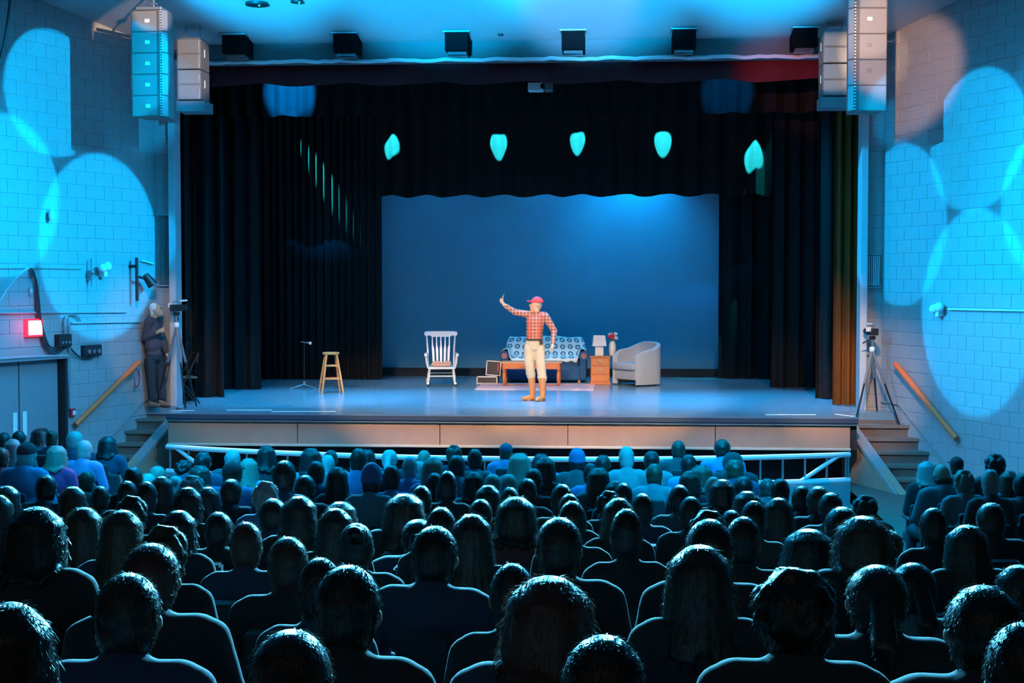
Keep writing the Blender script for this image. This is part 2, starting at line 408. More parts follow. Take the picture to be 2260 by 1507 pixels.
# orchestra pit wall and railing
mb = MB()
n = len(ARC); poly = [(x, y - .1) for x, y in ARC] + [(x, y + .06) for x, y in reversed(ARC)]
vs = [(x, y, -1.0) for x, y in poly] + [(x, y, .49) for x, y in poly]; m2 = len(poly)
fs = [(i, (i + 1) % m2, m2 + (i + 1) % m2, m2 + i) for i in range(m2)] + [(i, i + 1, m2 - 2 - i, m2 - 1 - i) for i in range(n - 1)] + [(m2 + i, m2 + m2 - 1 - i, m2 + m2 - 2 - i, m2 + i + 1) for i in range(n - 1)]
struct(mb.add(vs, fs).build('wall_pit', mat('pit_paint', (.16, .18, .2), .7)))
rail = thing('pit_railing', 'pale pink curved railing with thin uprights along the orchestra pit', 'railing', (0, -3.6, .49))
def prail(name, m, mb2, smooth=True):
    o = mb2.build(name, m, rail, smooth); o.matrix_parent_inverse = Matrix.Translation((0, 3.6, -.49)); return o
prail('bottom_rail', PALEM, MB().tube([(x, y - .02, .525) for x, y in ARC], .04, 8))
prail('top_rail', PALEM, MB().tube([(x, y - .02, .86) for x, y in ARC], .035, 8))
xs = np.arange(-4.5, 4.6, .293)
for x in list(xs) + [4.55]: prail('upright', STEEL, MB().rod((x, arc_y(x) - .02, .54), (x, arc_y(x) - .02, .85), .014, n=6))
prail('brace', PALEM, MB().rod((4.45, arc_y(4.45) - .02, .85), (3.95, arc_y(3.95) - .02, .54), .028))
prail('brace', PALEM, MB().rod((-4.4, arc_y(-4.4) - .02, .85), (-3.9, arc_y(-3.9) - .02, .54), .028))

# stairs beside the apron, following the splay of the walls
def stairs(label, sgn, xin, xout, y1, dy, n=5):
    t = thing('stage_stairs', label, 'stairs', (sgn * 6.0, .3, 0))
    inv = Matrix.Translation((-sgn * 6.0, -.3, 0))
    def put(name, m, mb2, smooth=False):
        o = mb2.build(name, m, t, smooth); o.matrix_parent_inverse = inv; return o
    for k in range(1, n + 1):
        z = SZ - .175 * k; ya = y1 - dy * (k - 1); yb = ya + dy + .02
        if k == 1: yb = ya + .3
        put('tread', TREAD, MB().prism([(xin(ya - .02), ya - .02), (xout(ya - .02) , ya - .02), (xout(yb), yb), (xin(yb), yb)], z - .045, z))
        put('riser', RISER, MB().prism([(xin(ya), ya + .012), (xout(ya), ya + .012), (xout(ya + .03), ya + .03), (xin(ya), ya + .03)], z - .176, z - .046))
    # riser under the landing
    ya = y1 + .27
    put('riser', RISER, MB().prism([(xin(ya), ya - .02), (xout(ya), ya - .02), (xout(ya), ya), (xin(ya), ya)], SZ - .175, SZ - .121))
    # sloped stringer board and the cheek wall below it
    w = .17; yA, yB = y1 + .1, y1 - dy * n - .12
    sl = .175 / dy
    def zs(y): return SZ - .175 + .05 + (y - y1) * sl
    def pt(y, o, dz): return V((xin(y) - sgn * o, y, zs(y) + dz))
    vs = [pt(yA, 0, 0), pt(yA, w, 0), pt(yB, w, 0), pt(yB, 0, 0), pt(yA, 0, -.06), pt(yA, w, -.06), pt(yB, w, -.06), pt(yB, 0, -.06)]
    put('stringer', mat('stringer_paint', (.26, .25, .25), .55, var=.25, scale=12), MB().add(vs, [(0, 1, 2, 3), (7, 6, 5, 4), (0, 4, 5, 1), (1, 5, 6, 2), (2, 6, 7, 3), (3, 7, 4, 0)]))
    def cp(y, o, z): return V((xin(y) - sgn * o, y, z))
    c = [cp(yA, .02, zs(yA) - .06), cp(yB, .02, max(zs(yB) - .06, .0)), cp(yB, .02, 0), cp(yA, .02, 0)]
    c += [cp(yA, .14, zs(yA) - .06), cp(yB, .14, max(zs(yB) - .06, .0)), cp(yB, .14, 0), cp(yA, .14, 0)]
    put('cheek', FASCIA, MB().add(c, [(0, 1, 2, 3), (7, 6, 5, 4), (0, 4, 5, 1), (1, 5, 6, 2), (2, 6, 7, 3), (3, 7, 4, 0)]))
    # thin skirting strip up the wall
    a = V((xout(yA) - sgn * .015, yA + .35, zs(yA) + .2)); bq = V((xout(yB) - sgn * .015, yB, zs(yB) + .03))
    put('skirting', mat('stringer_paint', (0, 0, 0)), MB().tube([V((xout(y) - sgn * .02, y, min(zs(y) + .10, SZ + .13))) for y in np.linspace(PY - .03, yB, 14)], .014, 6))
    return t
stairs('brown carpeted steps with wide stringer leading up beside the camera tripod', 1, lambda y: 5.28 + .4 * (.75 - y), lambda y: CR.x + .398 * (PY - y), .76, .26)
stairs('dark steps with broad blue stringer leading up to the standing man', -1, lambda y: -(5.70 + .4 * (1.0 - y)), lambda y: CL.x - .398 * (PY - y), 1.0, .25)

# double door in the left wall
d = thing('door_1', None, None, LW(2.99, 0, 0)); d['kind'] = 'structure'; d.rotation_euler = (0, 0, math.atan2(DL.y, DL.x))
for x0, x1 in ((-.80, -.012), (.012, .80)):
    lf = MB().box(((x0 + x1) / 2, -.13, .97), (x1 - x0, .045, 1.92), bev=.004).build('leaf', DOORM, d)
    px = x1 - .085 if x0 < 0 else x0 + .085
    MB().box((px, -.10, 1.0), (.085, .012, .36), bev=.004).build('push_plate', mat('plate_pale', (.75, .78, .8), .4), lf)
fm = mat('frame_grey', (.25, .27, .3), .5)
for x in (-.845, .845): MB().box((x, -.08, .98), (.05, .22, 1.98)).build('jamb', DARKW, d)
MB().box((0, -.05, 1.965), (1.72, .2, .05)).build('door_head', fm, d)
MB().box((0, -.25, .95), (1.7, .05, 2.0)).build('backing', DARKW, d)

# ================================================================== DRAPES
def curtain(name, label, x0, x1, Y, z0, z1, m, amp=.06, wl=.28, seed=0, hem=0.0, cat='curtain', slant=0.0):
    rnd = random.Random(seed); nx = max(24, int((x1 - x0) / wl * 9)); nz = 10
    ph = [0]; 
    for i in range(nx): ph.append(ph[-1] + 2 * math.pi * (x1 - x0) / nx / wl * rnd.uniform(.55, 1.45))
    am = [amp * rnd.uniform(.5, 1.25) for _ in range(nx + 1)]
    am = [(am[max(i - 1, 0)] + am[i] + am[min(i + 1, nx)]) / 3 for i in range(nx + 1)]
    vs = []; fs = []
    for side in (0, 1):
        for j in range(nz + 1):
            t = j / nz
            for i in range(nx + 1):
                x = x0 + (x1 - x0) * i / nx
                zb = z0 + hem * (.5 + .5 * math.sin(ph[i] * .5 + seed)) - hem * .5
                z = zb + (z1 - zb) * t
                y = Y + am[i] * math.sin(ph[i]) * (1.1 - .35 * t) + slant * (i / nx) + side * .008
                vs.append((x, y, z))
    o = (nx + 1) * (nz + 1)
    for j in range(nz):
        for i in range(nx):
            a = j * (nx + 1) + i; q = (a, a + 1, a + nx + 2, a + nx + 1); fs.append(q); fs.append(tuple(reversed([k + o for k in q])))
    for i in range(nx):
        fs.append((i, i + o, i + 1 + o, i + 1)); a = nz * (nx + 1) + i; fs.append((a, a + 1, a + 1 + o, a + o))
    for j in range(nz):
        a = j * (nx + 1); c = a + nx + 1; fs.append((a, c, c + o, a + o)); a += nx; c += nx; fs.append((a, a + o, c + o, c))
    ob = MB().add([(v[0] - (x0 + x1) / 2, v[1] - Y, v[2] - z0) for v in vs], fs).build(name, m, None, True); ob.location = ((x0 + x1) / 2, Y, z0)
    return tag(ob, label, cat)
curtain('valance', 'dark red velour valance hanging under the proscenium header', -5.7, 5.5, 1.81, 6.37, 7.4, MAROON, .05, .8, 3, .05)
curtain('house_curtain', 'brown velour house curtain gathered beside the tripod on the stage steps', onY(1838, 800, 2.3).x, 6.0, 2.3, SZ + .01, 7.4, GOLDV, .07, .16, 5)
curtain('house_curtain', 'black house curtain gathered behind the standing camera operator', -6.6, -5.62, 2.3, SZ + .01, 7.4, BLACKV, .07, .18, 6)
def legx(px, Y): return onY(px, 800, Y).x
curtain('leg_curtain', 'black leg curtain nearest the camera operator', -9.0, legx(496, 3.2), 3.2, SZ + .01, 8.5, BLACKV, .07, .3, 11)
curtain('leg_curtain', 'black leg curtain standing behind the microphone stand side, middle of three', -9.0, legx(574, 5.1), 5.1, SZ + .01, 8.5, BLACKV, .07, .3, 12)
curtain('leg_curtain', 'black pleated leg curtain masking the backdrop edge behind the stool', -9.2, legx(843, 8.0), 8.0, SZ + .01, 8.9, BLACKV, .055, .16, 13)
curtain('leg_curtain', 'black leg curtain just behind the brown house curtain', legx(1800, 3.6), 9.0, 3.6, SZ + .01, 8.5, BLACKV, .07, .3, 14)
curtain('leg_curtain', 'black leg curtain, middle of three on the armchair side', legx(1700, 6.2), 9.0, 6.2, SZ + .01, 8.5, BLACKV, .07, .3, 15)
curtain('leg_curtain', 'black pleated leg curtain masking the backdrop edge beyond the armchair', legx(1585, 8.8), 9.2, 8.8, SZ + .01, 8.5, BLACKV, .08, .36, 16)
hz1 = onY(640, 257, 4.3).z; hz2 = onY(1200, 432, 8.3).z
curtain('border_curtain', 'short black border curtain hanging just inside the proscenium', -8.5, 8.5, 4.3, hz1, 8.9, BLACKV, .06, .34, 21, .03)
curtain('border_curtain', 'black border curtain with teal light pools above the blue backdrop', legx(800, 8.3), legx(1720, 8.3), 8.3, hz2, 8.9, BLACKV, .055, .42, 22, .06)
# teal pools on the rear border and the side legs
for px, py, rad, pw in ((865, 322, .17, 1), (1101, 318, .19, 1), (1275, 312, .17, 1), (1463, 312, .19, 1), (1664, 345, .20, 1.0)):
    c = onY(px, py, 8.3); p = V((c.x - .05, 6.5, 7.9)); d_ = (c - p).length
    spot('border_spot', p, c, 3600 * d_ * d_ * pw, math.atan(rad / d_), TEAL, .25, .01)
c = onY(716, 400, 8.0); p = V((c.x - 1.5, 7.45, 7.7)); spot('leg_spot', p, c, 16000, R(4.5), TEAL, .8, .01)
c = onY(1680, 400, 8.3); p = V((c.x + .9, 7.7, 8.3)); spot('leg_spot', p, c, 3500, R(5), TEAL, .9, .01)
for px, pw in ((640, 1.0), (1605, .13)):
    c = onY(px, 262, 4.3); p = V((c.x, 1.95, 5.9)); spot('border_hem_spot', V((c.x, 2.3, 7.35)), c + V((0, 0, .50)), 4600 * pw, R(14), DEEP, .6, .01)

# cyclorama
mb = MB(); nx, nz = 60, 12; x0, x1, z0, z1 = -4.6, 4.9, SZ + .16, 9.0; vs = []; fs = []
for sd in (0, 1):
    for j in range(nz + 1):
        for i in range(nx + 1):
            x = x0 + (x1 - x0) * i / nx; z = z0 + (z1 - z0) * j / nz
            vs.append((x, 9.5 + .012 * math.sin(x * 3.1 + z) + .006 * math.sin(x * 9 + z * .5) + sd * .006, z))
o = (nx + 1) * (nz + 1)
for j in range(nz):
    for i in range(nx):
        a = j * (nx + 1) + i; q = (a, a + 1, a + nx + 2, a + nx + 1); fs.append(q); fs.append(tuple(reversed([k + o for k in q])))
cy = mb.add(vs, fs).build('cyclorama', CYC, None, True); tag(cy, 'plain blue-lit backdrop cloth behind the stage furniture', 'backdrop')
tag(MB().box((.15, 9.35, SZ + .09), (9.4, .05, .17), bev=.01).build('ground_row', DARKW), 'low black masking strip along the foot of the blue backdrop', 'masking strip')
# projector hung in the flies
pr_ = onY(1195, 193, 4.0); t = thing('projector', 'pale projector hanging high above the stage centre', 'projector', pr_)
MB().box((-.1, 0, 0), (.27, .3, .14), bev=.01).build('body', WHITEM, t); MB().box((.13, 0, 0), (.15, .3, .14), bev=.01).build('lamp_housing', GREYM, t)
MB().rod((.03, -.15, 0), (.03, -.19, 0), .045, n=16).build('lens', BLKM, t, True)
MB().rod((.0, 0, .07), (.0, 0, 9.0 - pr_.z), .02).rod((.22, 0, .14), (.22, -.05, .17), .03).build('mount', GREYM, t)

# header boxes
for i, px in enumerate((517, 762, 1008, 1265, 1510, 1777)):
    x = onY(px, 100, .95).x
    ords = ('first', 'second', 'third', 'fourth', 'fifth', 'sixth')
    t = thing('light_housing', f'dark square light housing under the header, {ords[i]} of six from the blue speaker', 'light housing', (x, .95, 6.76), 0, 'square housings along the proscenium header')
    z1 = ceilz(.95) - 6.76
    MB().box((0, .22, z1 / 2), (.36, .60, z1), bev=.006).build('body', mat('housing_black', (.006, .006, .007), .95, spec=.05), t)
    MB().box((0, .2, z1 - .012), (.42, .66, .02)).build('flange', GREYM, t)
    MB().box((0, .2, -.02), (.3, .3, .05)).build('lens', mat('smoked_glass', (.10, .11, .12), .2), t)
# ceiling fittings
def ceil_at(px, py):
    r = V(ray(px, py)); c = V(CAM); n_ = V((0, .12, 1)).normalized(); p0 = V((0, PY, 7.0)); return c + r * ((p0 - c).dot(n_) / r.dot(n_))
for (px, py, rad, lb) in ((567, 6, .17, 'large dark recessed ceiling downlight above the stage opening'), (655, 0, .09, 'small dark recessed ceiling downlight next to a larger one')):
    p = ceil_at(px, py); t = thing('downlight', lb, 'ceiling light', p)
    MB().lathe([(rad * .8, .0), (rad, .0), (rad, -.04), (rad * .8, -.045)], n=24).build('ring', BLKM, t, True)
    MB().lathe([(0.005, -.01), (rad * .8, -.01), (rad * .8, -.02), (0.005, -.02)], n=24).build('well', DARKW, t)
    MB().ball((.05, -.06, -.05), .018).build('lamp', WHITEM, t, True)
p = ceil_at(1105, 75); tag(link('smoke_detector', MB().lathe([(.005, 0), (.045, 0), (.04, -.03), (.005, -.035)], n=16).mesh('smoke_detector', BLKM, True), None, p), 'small dark smoke detector on the ceiling near the header', 'smoke detector')

# ================================================================== LOUDSPEAKERS
def line_array(label, loc, mir, n, hgt):
    t = thing('line_array', label, 'loudspeaker', loc); t.scale = (.93, .93, .93)
    poly = [(-.29, .0), (.12, -.035), (.17, -.06), (.185, -.03), (.20, -.06), (.275, .03), (.22, .5), (-.2, .5)]
    poly = [(x * mir, y) for x, y in poly]
    if mir < 0: poly.reverse()
    for k in range(n):
        z1 = -k * hgt; z0 = z1 - hgt + .006
        c = MB().prism(poly, z0, z1).build('cabinet', SPKB, t)
        g = [(-.275, -.008), (.115, -.042), (.115, -.030), (-.275, .004)]; g = [(x * mir, y) for x, y in g]
        MB().prism(g, z0 + .012, z1 - .012).build('grille', SPKG, c)
        g = [(.205, -.072), (.275, .015), (.268, .03), (.2, -.055)]; g = [(x * mir, y) for x, y in g]
        MB().prism(g, z0 + .012, z1 - .012).build('side_grille', SPKG, c)
        bd = MB().box((-.03 * mir, -.035, z1 - .16), (.075, .012, .055), rot=(0, 0, -.083 * mir), bev=.003).build('badge', mat('badge_white', (.85, .85, .85), .4) if k < 2 or mir > 0 else mat('badge_dark', (.2, .2, .22), .4), c)
        teeth = MB()
        for q in range(8): teeth.box((.186 * mir, -.055, z0 + hgt * (q + .5) / 8), (.02, .02, hgt / 18))
        tag(teeth.build('waveguide_teeth', mat('teeth_pale', (.7, .7, .72), .4), c), kind='stuff')
    MB().box((0, .2, .03), (.4, .5, .05), bev=.006).build('fly_bar', GREYM, t)
    m = MB()
    cz = (ceilz(loc[1] + .2) - loc[2]) / .93
    for q in range(int((cz - .06) / .05)): m.box((0, .2, .08 + q * .05), (.02, .05, .02) if q % 2 else (.05, .02, .02), rot=(0, .3, 0))
    m.rod((0, .2, .05), (0, .2, cz), .014); m.box((0, .2, .14), (.12, .03, .03)); m.build('chain', STEEL, t)
    return t
pl = onY(340, 24, .1); line_array('tall blue-lit line array loudspeaker hanging by the pale circles on the exit side', V((-5.14, -1.5, 7.0)), 1, 5, .327)
line_array('tall warm-lit line array loudspeaker hanging above the brown tripod steps', V((5.03, -1.5, 7.255)), -1, 5, .382)
def side_box(label, x0, x1, z0, z1, Y, side):
    t = thing('hung_subwoofer', label, 'loudspeaker', ((x0 + x1) / 2, Y, z0)); w = x1 - x0; h = (z1 - z0) / 2
    for k in range(2):
        zc = h * (k + .5)
        c = MB().box((0, .24, zc), (w, .48, h - .012), bev=.008).build('cabinet', SPKB, t)
        for q in (-1, 1): MB().box((0, -.008, zc + q * h / 4), (w - .04, .016, h / 2 - .03), bev=.004).build('grille', SPKG, c)
        MB().box((-w * .36 * side, -.02, zc), (.04, .012, .04), bev=.004).build('badge', mat('badge_dark', (.2, .2, .22)), c)
        MB().box((side * (w / 2 + .004), .2, zc + .03), (.012, .03, .12), bev=.003).build('handle', mat('badge_white', (.85, .85, .85)), c)
    MB().prism([(-w / 2 - .02, .02), (w / 2 + .05, .02), (w / 2 + .05, .5), (-w / 2 - .02, .5)], -.17, -.01).build('lower_shroud', mat('shroud', (.2, .2, .22), .5), t)
    m = MB().box((0, .24, 2 * h + .02), (w * .8, .3, .03))
    for q in (-1, 1): m.rod((q * w * .3, .24, 2 * h), (q * w * .3, .24, ceilz(Y) - z0 + .05), .012)
    m.build('fly_frame', GREYM, t)
    return t
side_box('pair of stacked brown speaker boxes hung beside the blue line array', -5.28, -4.90, 5.94, 6.89, .25, 1)
side_box('pair of stacked orange-lit speaker boxes half hidden by the warm line array', 4.70, 5.10, 5.94, 6.93, .45, -1)

# ================================================================== WALL FITTINGS
ANL = math.atan2(DL.y, DL.x); ANR = math.atan2(-DR.y, -DR.x)
def wall_thing(name, label, cat, px, py, left=True, group=None):
    p = onL(px, py, .012) if left else onR(px, py, .012)
    return thing(name, label, cat, p, ANL if left else ANR, group)   # local x along wall, y into the room
# exit sign
t = wall_thing('exit_sign', 'glowing red and white exit sign on the wall above the double door', 'exit sign', 71, 723)
MB().box((0, .03, 0), (.34, .06, .27), bev=.012).build('housing', mat('sign_red', (.7, .02, .03), .4, emit=(1, .03, .08), estr=1.2), t)
MB().box((-.0, .064, 0), (.27, .012, .21), bev=.004).build('face', mat('sign_face', (.9, .8, .8), .4, emit=(1, .75, .70), estr=3.0), t)
ex = bpy.data.lights.new('exit_glow', 'POINT'); exo = bpy.data.objects.new('exit_glow', ex); COL.objects.link(exo); ex.energy = 3.0; ex.color = (1, .05, .12); ex.shadow_soft_size = .1; exo.location = onL(71, 723, .22)
def wtube(name, label, cat, pts, r, m, left=True, n=.03, group=None):
    ps = [(onL if left else onR)(x, y, n if not isinstance(n, list) else n[i]) for i, (x, y) in enumerate(pts)]
    c = ps[0].copy(); ob = MB().tube([p - c for p in ps], r, 8).build(name, m, None, True); ob.location = c
    return tag(ob, label, cat, group)
def spline(pts, k=6):
    out = []
    P_ = [pts[0]] + list(pts) + [pts[-1]]
    for i in range(1, len(P_) - 2):
        for j in range(k):
            t_ = j / k; a, b_, c, d_ = P_[i - 1], P_[i], P_[i + 1], P_[i + 2]
            out.append(tuple(.5 * (2 * b_[q] + (c[q] - a[q]) * t_ + (2 * a[q] - 5 * b_[q] + 4 * c[q] - d_[q]) * t_ ** 2 + (-a[q] + 3 * b_[q] - 3 * c[q] + d_[q]) * t_ ** 3) for q in range(len(b_))))
    out.append(tuple(pts[-1])); return out
COND = mat('conduit_paint', (.34, .35, .37), .4)
wtube('conduit', 'thin horizontal conduit running above the exit sign', 'conduit', [(-60, 691), (60, 690), (180, 689), (278, 688)], .018, COND)
wtube('conduit', 'horizontal conduit running from the cable hook to the camera operator', 'conduit', [(158, 713), (240, 711), (309, 710)], .016, COND)
wtube('conduit', 'thin horizontal cable run across the lower edge of the blue light pool', 'conduit', [(-60, 592), (70, 591), (180, 593)], .009, COND)
wtube('conduit', 'thick horizontal conduit just above the double door', 'conduit', [(-60, 796), (40, 789), (110, 786), (150, 785)], .022, COND, n=.05)
wtube('conduit', 'vertical conduit pipe beside the door jamb above the fire alarm', 'conduit', [(154, 700), (154, 770), (155, 860), (156, 902)], .014, COND, n=.06)
wtube('cable', 'pale slanting cable rising to the peak of the cable arch', 'cable', spline([(-40, 740), (0, 662), (30, 620), (55, 596), (68, 592)]), .014, mat('pale_cable', (.45, .47, .5), .4))
for i, (dx, lb) in enumerate(((0, 'outermost'), (6, 'middle'), (12, 'innermost'))):
    wtube('cable', f'thick black cable looping past the exit sign, {lb} of three', 'cable', spline([(66 + dx * .2, 592 + dx), (76 + dx * .3, 605 + dx), (80 + dx * .5, 660), (84 + dx * .6, 710), (96 + dx * .4, 758 - dx), (112, 779 - dx), (132, 776 - dx), (148, 764 - dx * .3)]), .013, RUBBER, n=.05 + .012 * i)
wtube('cable', 'black cable sagging from the junction box to the connector panel', 'cable', spline([(152, 764), (166, 780), (180, 789), (200, 790), (214, 782)]), .014, RUBBER, n=.06)
wtube('cable', 'bent grey cable hook arching above the junction box', 'cable', spline([(143, 742), (141, 720), (144, 702), (154, 694), (168, 697), (178, 707)]), .013, GREYM, n=.05)
wtube('cable', 'dark cable hanging in the upper corner beside the round light pools', 'cable', spline([(26, -40), (18, 40), (8, 100), (-8, 170)]), .02, RUBBER, n=.5)
t = wall_thing('junction_box', 'dark junction box beside the cable loops', 'electrical box', 134, 751)
MB().box((0, .05, 0), (.27, .10, .19), bev=.008).build('body', DARKW, t)
for q in (-.07, 0, .07): MB().rod((q, .10, -.03), (q, .115, -.03), .022, n=10).build('socket', GREYM, t)
t = wall_thing('connector_panel', 'dark connector panel with round sockets above the orange handrail', 'electrical box', 198, 773)
MB().box((0, .035, 0), (.40, .07, .17), bev=.008).build('body', DARKW, t)
for q in (-.11, .0, .11): MB().lathe([(.026, 0), (.034, 0), (.034, .03), (.026, .03)], (q, .07, -.015), 12, (-math.pi / 2, 0, 0)).build('socket', STEEL, t, True)
t = wall_thing('fire_alarm', 'small red and white fire alarm pull beside the door', 'fire alarm', 157, 910)
MB().box((0, .025, 0), (.11, .05, .13), bev=.008).build('body', REDP, t); MB().box((-.01, .052, -.005), (.06, .012, .07), bev=.003).build('pull', WHITEM, t)
t = wall_thing('wall_plate', 'small pale plate under the cable arch', 'wall plate', 67, 643)
MB().box((0, .008, 0), (.07, .016, .12), bev=.003).build('plate', COND, t); MB().box((0, .02, .01), (.03, .012, .05)).build('switch', WHITEM, t)
# white emergency lamps and the small fixtures standing off the left wall
t = wall_thing('emergency_light', 'white twin-head emergency light in the big blue pool', 'emergency light', 218, 592)
MB().ball((.05, .12, .0), (.075, .07, .07)).build('lamp_head', WHITEM, t, True); MB().ball((-.06, .12, .03), (.075, .07, .075)).build('lamp_head', WHITEM, t, True)
MB().box((-.03, .06, -.08), (.08, .12, .10), bev=.01).build('bracket', WHITEM, t)
t = wall_thing('wall_lamp', 'small white bulb-shaped lamp high on the wall', 'wall lamp', 105, 474)
MB().lathe([(.006, .12), (.02, .09), (.045, .02), (.05, -.03), (.03, -.08), (.005, -.09)], (0, .08, 0), 12).build('bulb', WHITEM, t, True); MB().box((0, .03, .05), (.04, .07, .04)).build('bracket', WHITEM, t)
t = wall_thing('theatre_fixture', 'dark theatre lamp on a vertical pipe inside the blue pool', 'stage light', 287, 615)
MB().rod((0, .14, .34), (0, .14, -.36), .026).build('pipe', BLKM, t, True); MB().box((0, .07, .2), (.05, .15, .05)).build('bracket', BLKM, t)
MB().rod((-.03, .16, .03), (-.13, .2, .0), .022).build('yoke', BLKM, t); MB().rod((-.13, .2, .06), (-.24, .26, -.10), .055, .085, 14).build('can', BLKM, t, True)
t = wall_thing('theatre_fixture', 'thin small pipe fixture next to the white emergency light', 'stage light', 193, 605)
MB().rod((0, .08, .25), (0, .08, -.2), .012).build('pipe', GREYM, t); MB().box((0, .05, -.02), (.05, .1, .16), bev=.01).build('body', GREYM, t); MB().ball((.02, .12, .03), .03).build('lens', STEEL, t, True)
tag(MB().tube([p - onL(325, 578, .05) for p in (onL(312, 575, .05), onL(325, 578, .05), onL(339, 582, .05))], .013, 8).build('light_bar', WHITEM, None, True), 'short pale rod on the wall near the speaker vent', 'rod').location = onL(325, 578, .05)
# orange handrails
def handrail(label, a, b, n, left):
    A_, B_ = (onL(*a, .09), onL(*b, .09)) if left else (onR(*a, .09), onR(*b, .09))
    t = thing('handrail', label, 'handrail', B_); nn = NL if left else NR
    MB().tube([A_ - B_, (A_ - B_) * .5, V((0, 0, 0))], .045, 12).build('rail', ORANGEW, t, True)
    for f in (.12, .5, .88):
        q = (A_ - B_) * f; MB().rod(q - V((0, 0, .03)), q - nn * .08 - V((0, 0, .06)), .013).build('bracket', STEEL, t)
    return t
handrail('orange varnished handrail sloping beside the fire alarm', (307, 799), (166, 938), 1, True)
handrail('orange varnished handrail sloping down from the tripod on the steps', (1976, 803), (2111, 968), 1, False)
t = thing('coiled_rope', 'pink and dark coiled cord hanging at the top of a handrail', 'cord', onL(301, 812, .13)); rnd = random.Random(4)
for k in range(3):
    pts = [];  w_ = .04 + .02 * k
    for i in range(25):
        a = 2 * math.pi * i / 24; pts.append(V((w_ * math.sin(a) * DL.x + .012 * k, w_ * math.sin(a) * DL.y - .02 * k, -.14 - .02 * k + .15 * math.cos(a))))
    MB().tube(pts, .007, 6).build('loop', mat('cord_pink', (.5, .2, .25), .7) if k % 2 == 0 else RUBBER, t, True)
# right wall light on an arm
t = wall_thing('emergency_light', 'white twin-head lamp at the end of a long thin wall conduit', 'emergency light', 2080, 682, False)
MB().ball((.07, .10, .0), (.08, .07, .07)).build('lamp_head', WHITEM, t, True); MB().ball((-.06, .10, .03), (.085, .07, .075)).build('lamp_head', WHITEM, t, True); MB().box((-.0, .05, -.06), (.08, .1, .10), bev=.01).build('bracket', WHITEM, t)
wtube('conduit', 'long thin white conduit leading away from the twin-head lamp', 'conduit', [(2092, 682), (2180, 684), (2300, 686)], .013, WHITEM, False, n=.05)
# fluted vents on the piers
def vent(label, x0, x1, y0, y1, m1):
    A_, B_ = onY(x0, y0, PY), onY(x1, y1, PY); t = thing('wall_vent', label, 'vent', ((A_.x + B_.x) / 2, PY - .012, B_.z)); w = B_.x - A_.x; h = A_.z - B_.z
    MB().box((0, -.01, h / 2), (w, .03, h)).build('backing', DARKW, t); n_ = 7
    for k in range(n_): MB().box((-w / 2 + w * (k + .5) / n_, -.035, h / 2), (w / n_ * .55, .03, h - .02)).build('slat', m1, t)
    MB().box((0, -.03, -.012), (w + .04, .06, .025)).build('sill', COND, t); MB().box((0, -.03, h + .012), (w + .04, .06, .025)).build('head', COND, t)
vent('tall fluted vent on the pier behind the camera operator', 352, 378, 476, 628, mat('vent_grey', (.22, .22, .23), .6))
vent('short pale fluted vent on the pier above the tripod', 1912, 1940, 563, 632, mat('vent_pale', (.6, .62, .66), .5))

# ================================================================== STAGE FURNITURE (local -y faces the hall)
# bar stool
p = onZ(731, 866, SZ); t = thing('bar_stool', 'tall round-seated wooden bar stool beside the microphone stand', 'stool', p, R(20))
MB().lathe([(.01, .705), (.14, .705), (.155, .715), (.158, .735), (.15, .75), (.01, .755)], n=28).build('seat', WOODN, t, True)
lg = [(sx, sy) for sx in (-1, 1) for sy in (-1, 1)]
def lp(sx, sy, z): f = (.71 - z) / .71; return V((sx * (.095 + .10 * f), sy * (.095 + .10 * f), z))
for sx, sy in lg: MB().tube([lp(sx, sy, .0), lp(sx, sy, .3), lp(sx, sy, .71)], [.017, .021, .018], 10).build('leg', WOODN, t, True)
for z, pr in ((.50, 0), (.26, 0), (.45, 1), (.20, 1)):
    for s in (-1, 1):
        a, b_ = (lp(-1, s, z), lp(1, s, z)) if pr == 0 else (lp(s, -1, z), lp(s, 1, z))
        MB().tube([a, (a + b_) / 2, b_], [.012, .015, .012], 8).build('rung', WOODN, t, True)
# microphone stand
p = onZ(672, 858, SZ); t = thing('microphone_stand', 'thin black microphone stand with a short boom by the stool', 'microphone stand', p)
for a in (200, 340, 90): MB().rod((0, 0, .09), (.27 * math.cos(R(a)), .27 * math.sin(R(a)), .012), .009).build('leg', STEEL, t, True)
MB().rod((0, 0, .05), (0, 0, .85), .009).build('pole', BLKM, t, True); MB().lathe([(.012, .06), (.028, .07), (.028, .14), (.012, .15)], n=12).build('hub', GREYM, t, True)
MB().rod((-.06, 0, .905), (.07, -.02, .885), .008).build('boom', STEEL, t, True); MB().ball((0, 0, .87), .02).build('clutch', BLKM, t, True)
m = MB().rod((.05, -.02, .89), (.10, -.03, .885), .014, .018, 12).build('microphone', GREYM, t, True); MB().ball((.125, -.035, .88), .03).build('grille', WHITEM, m, True)

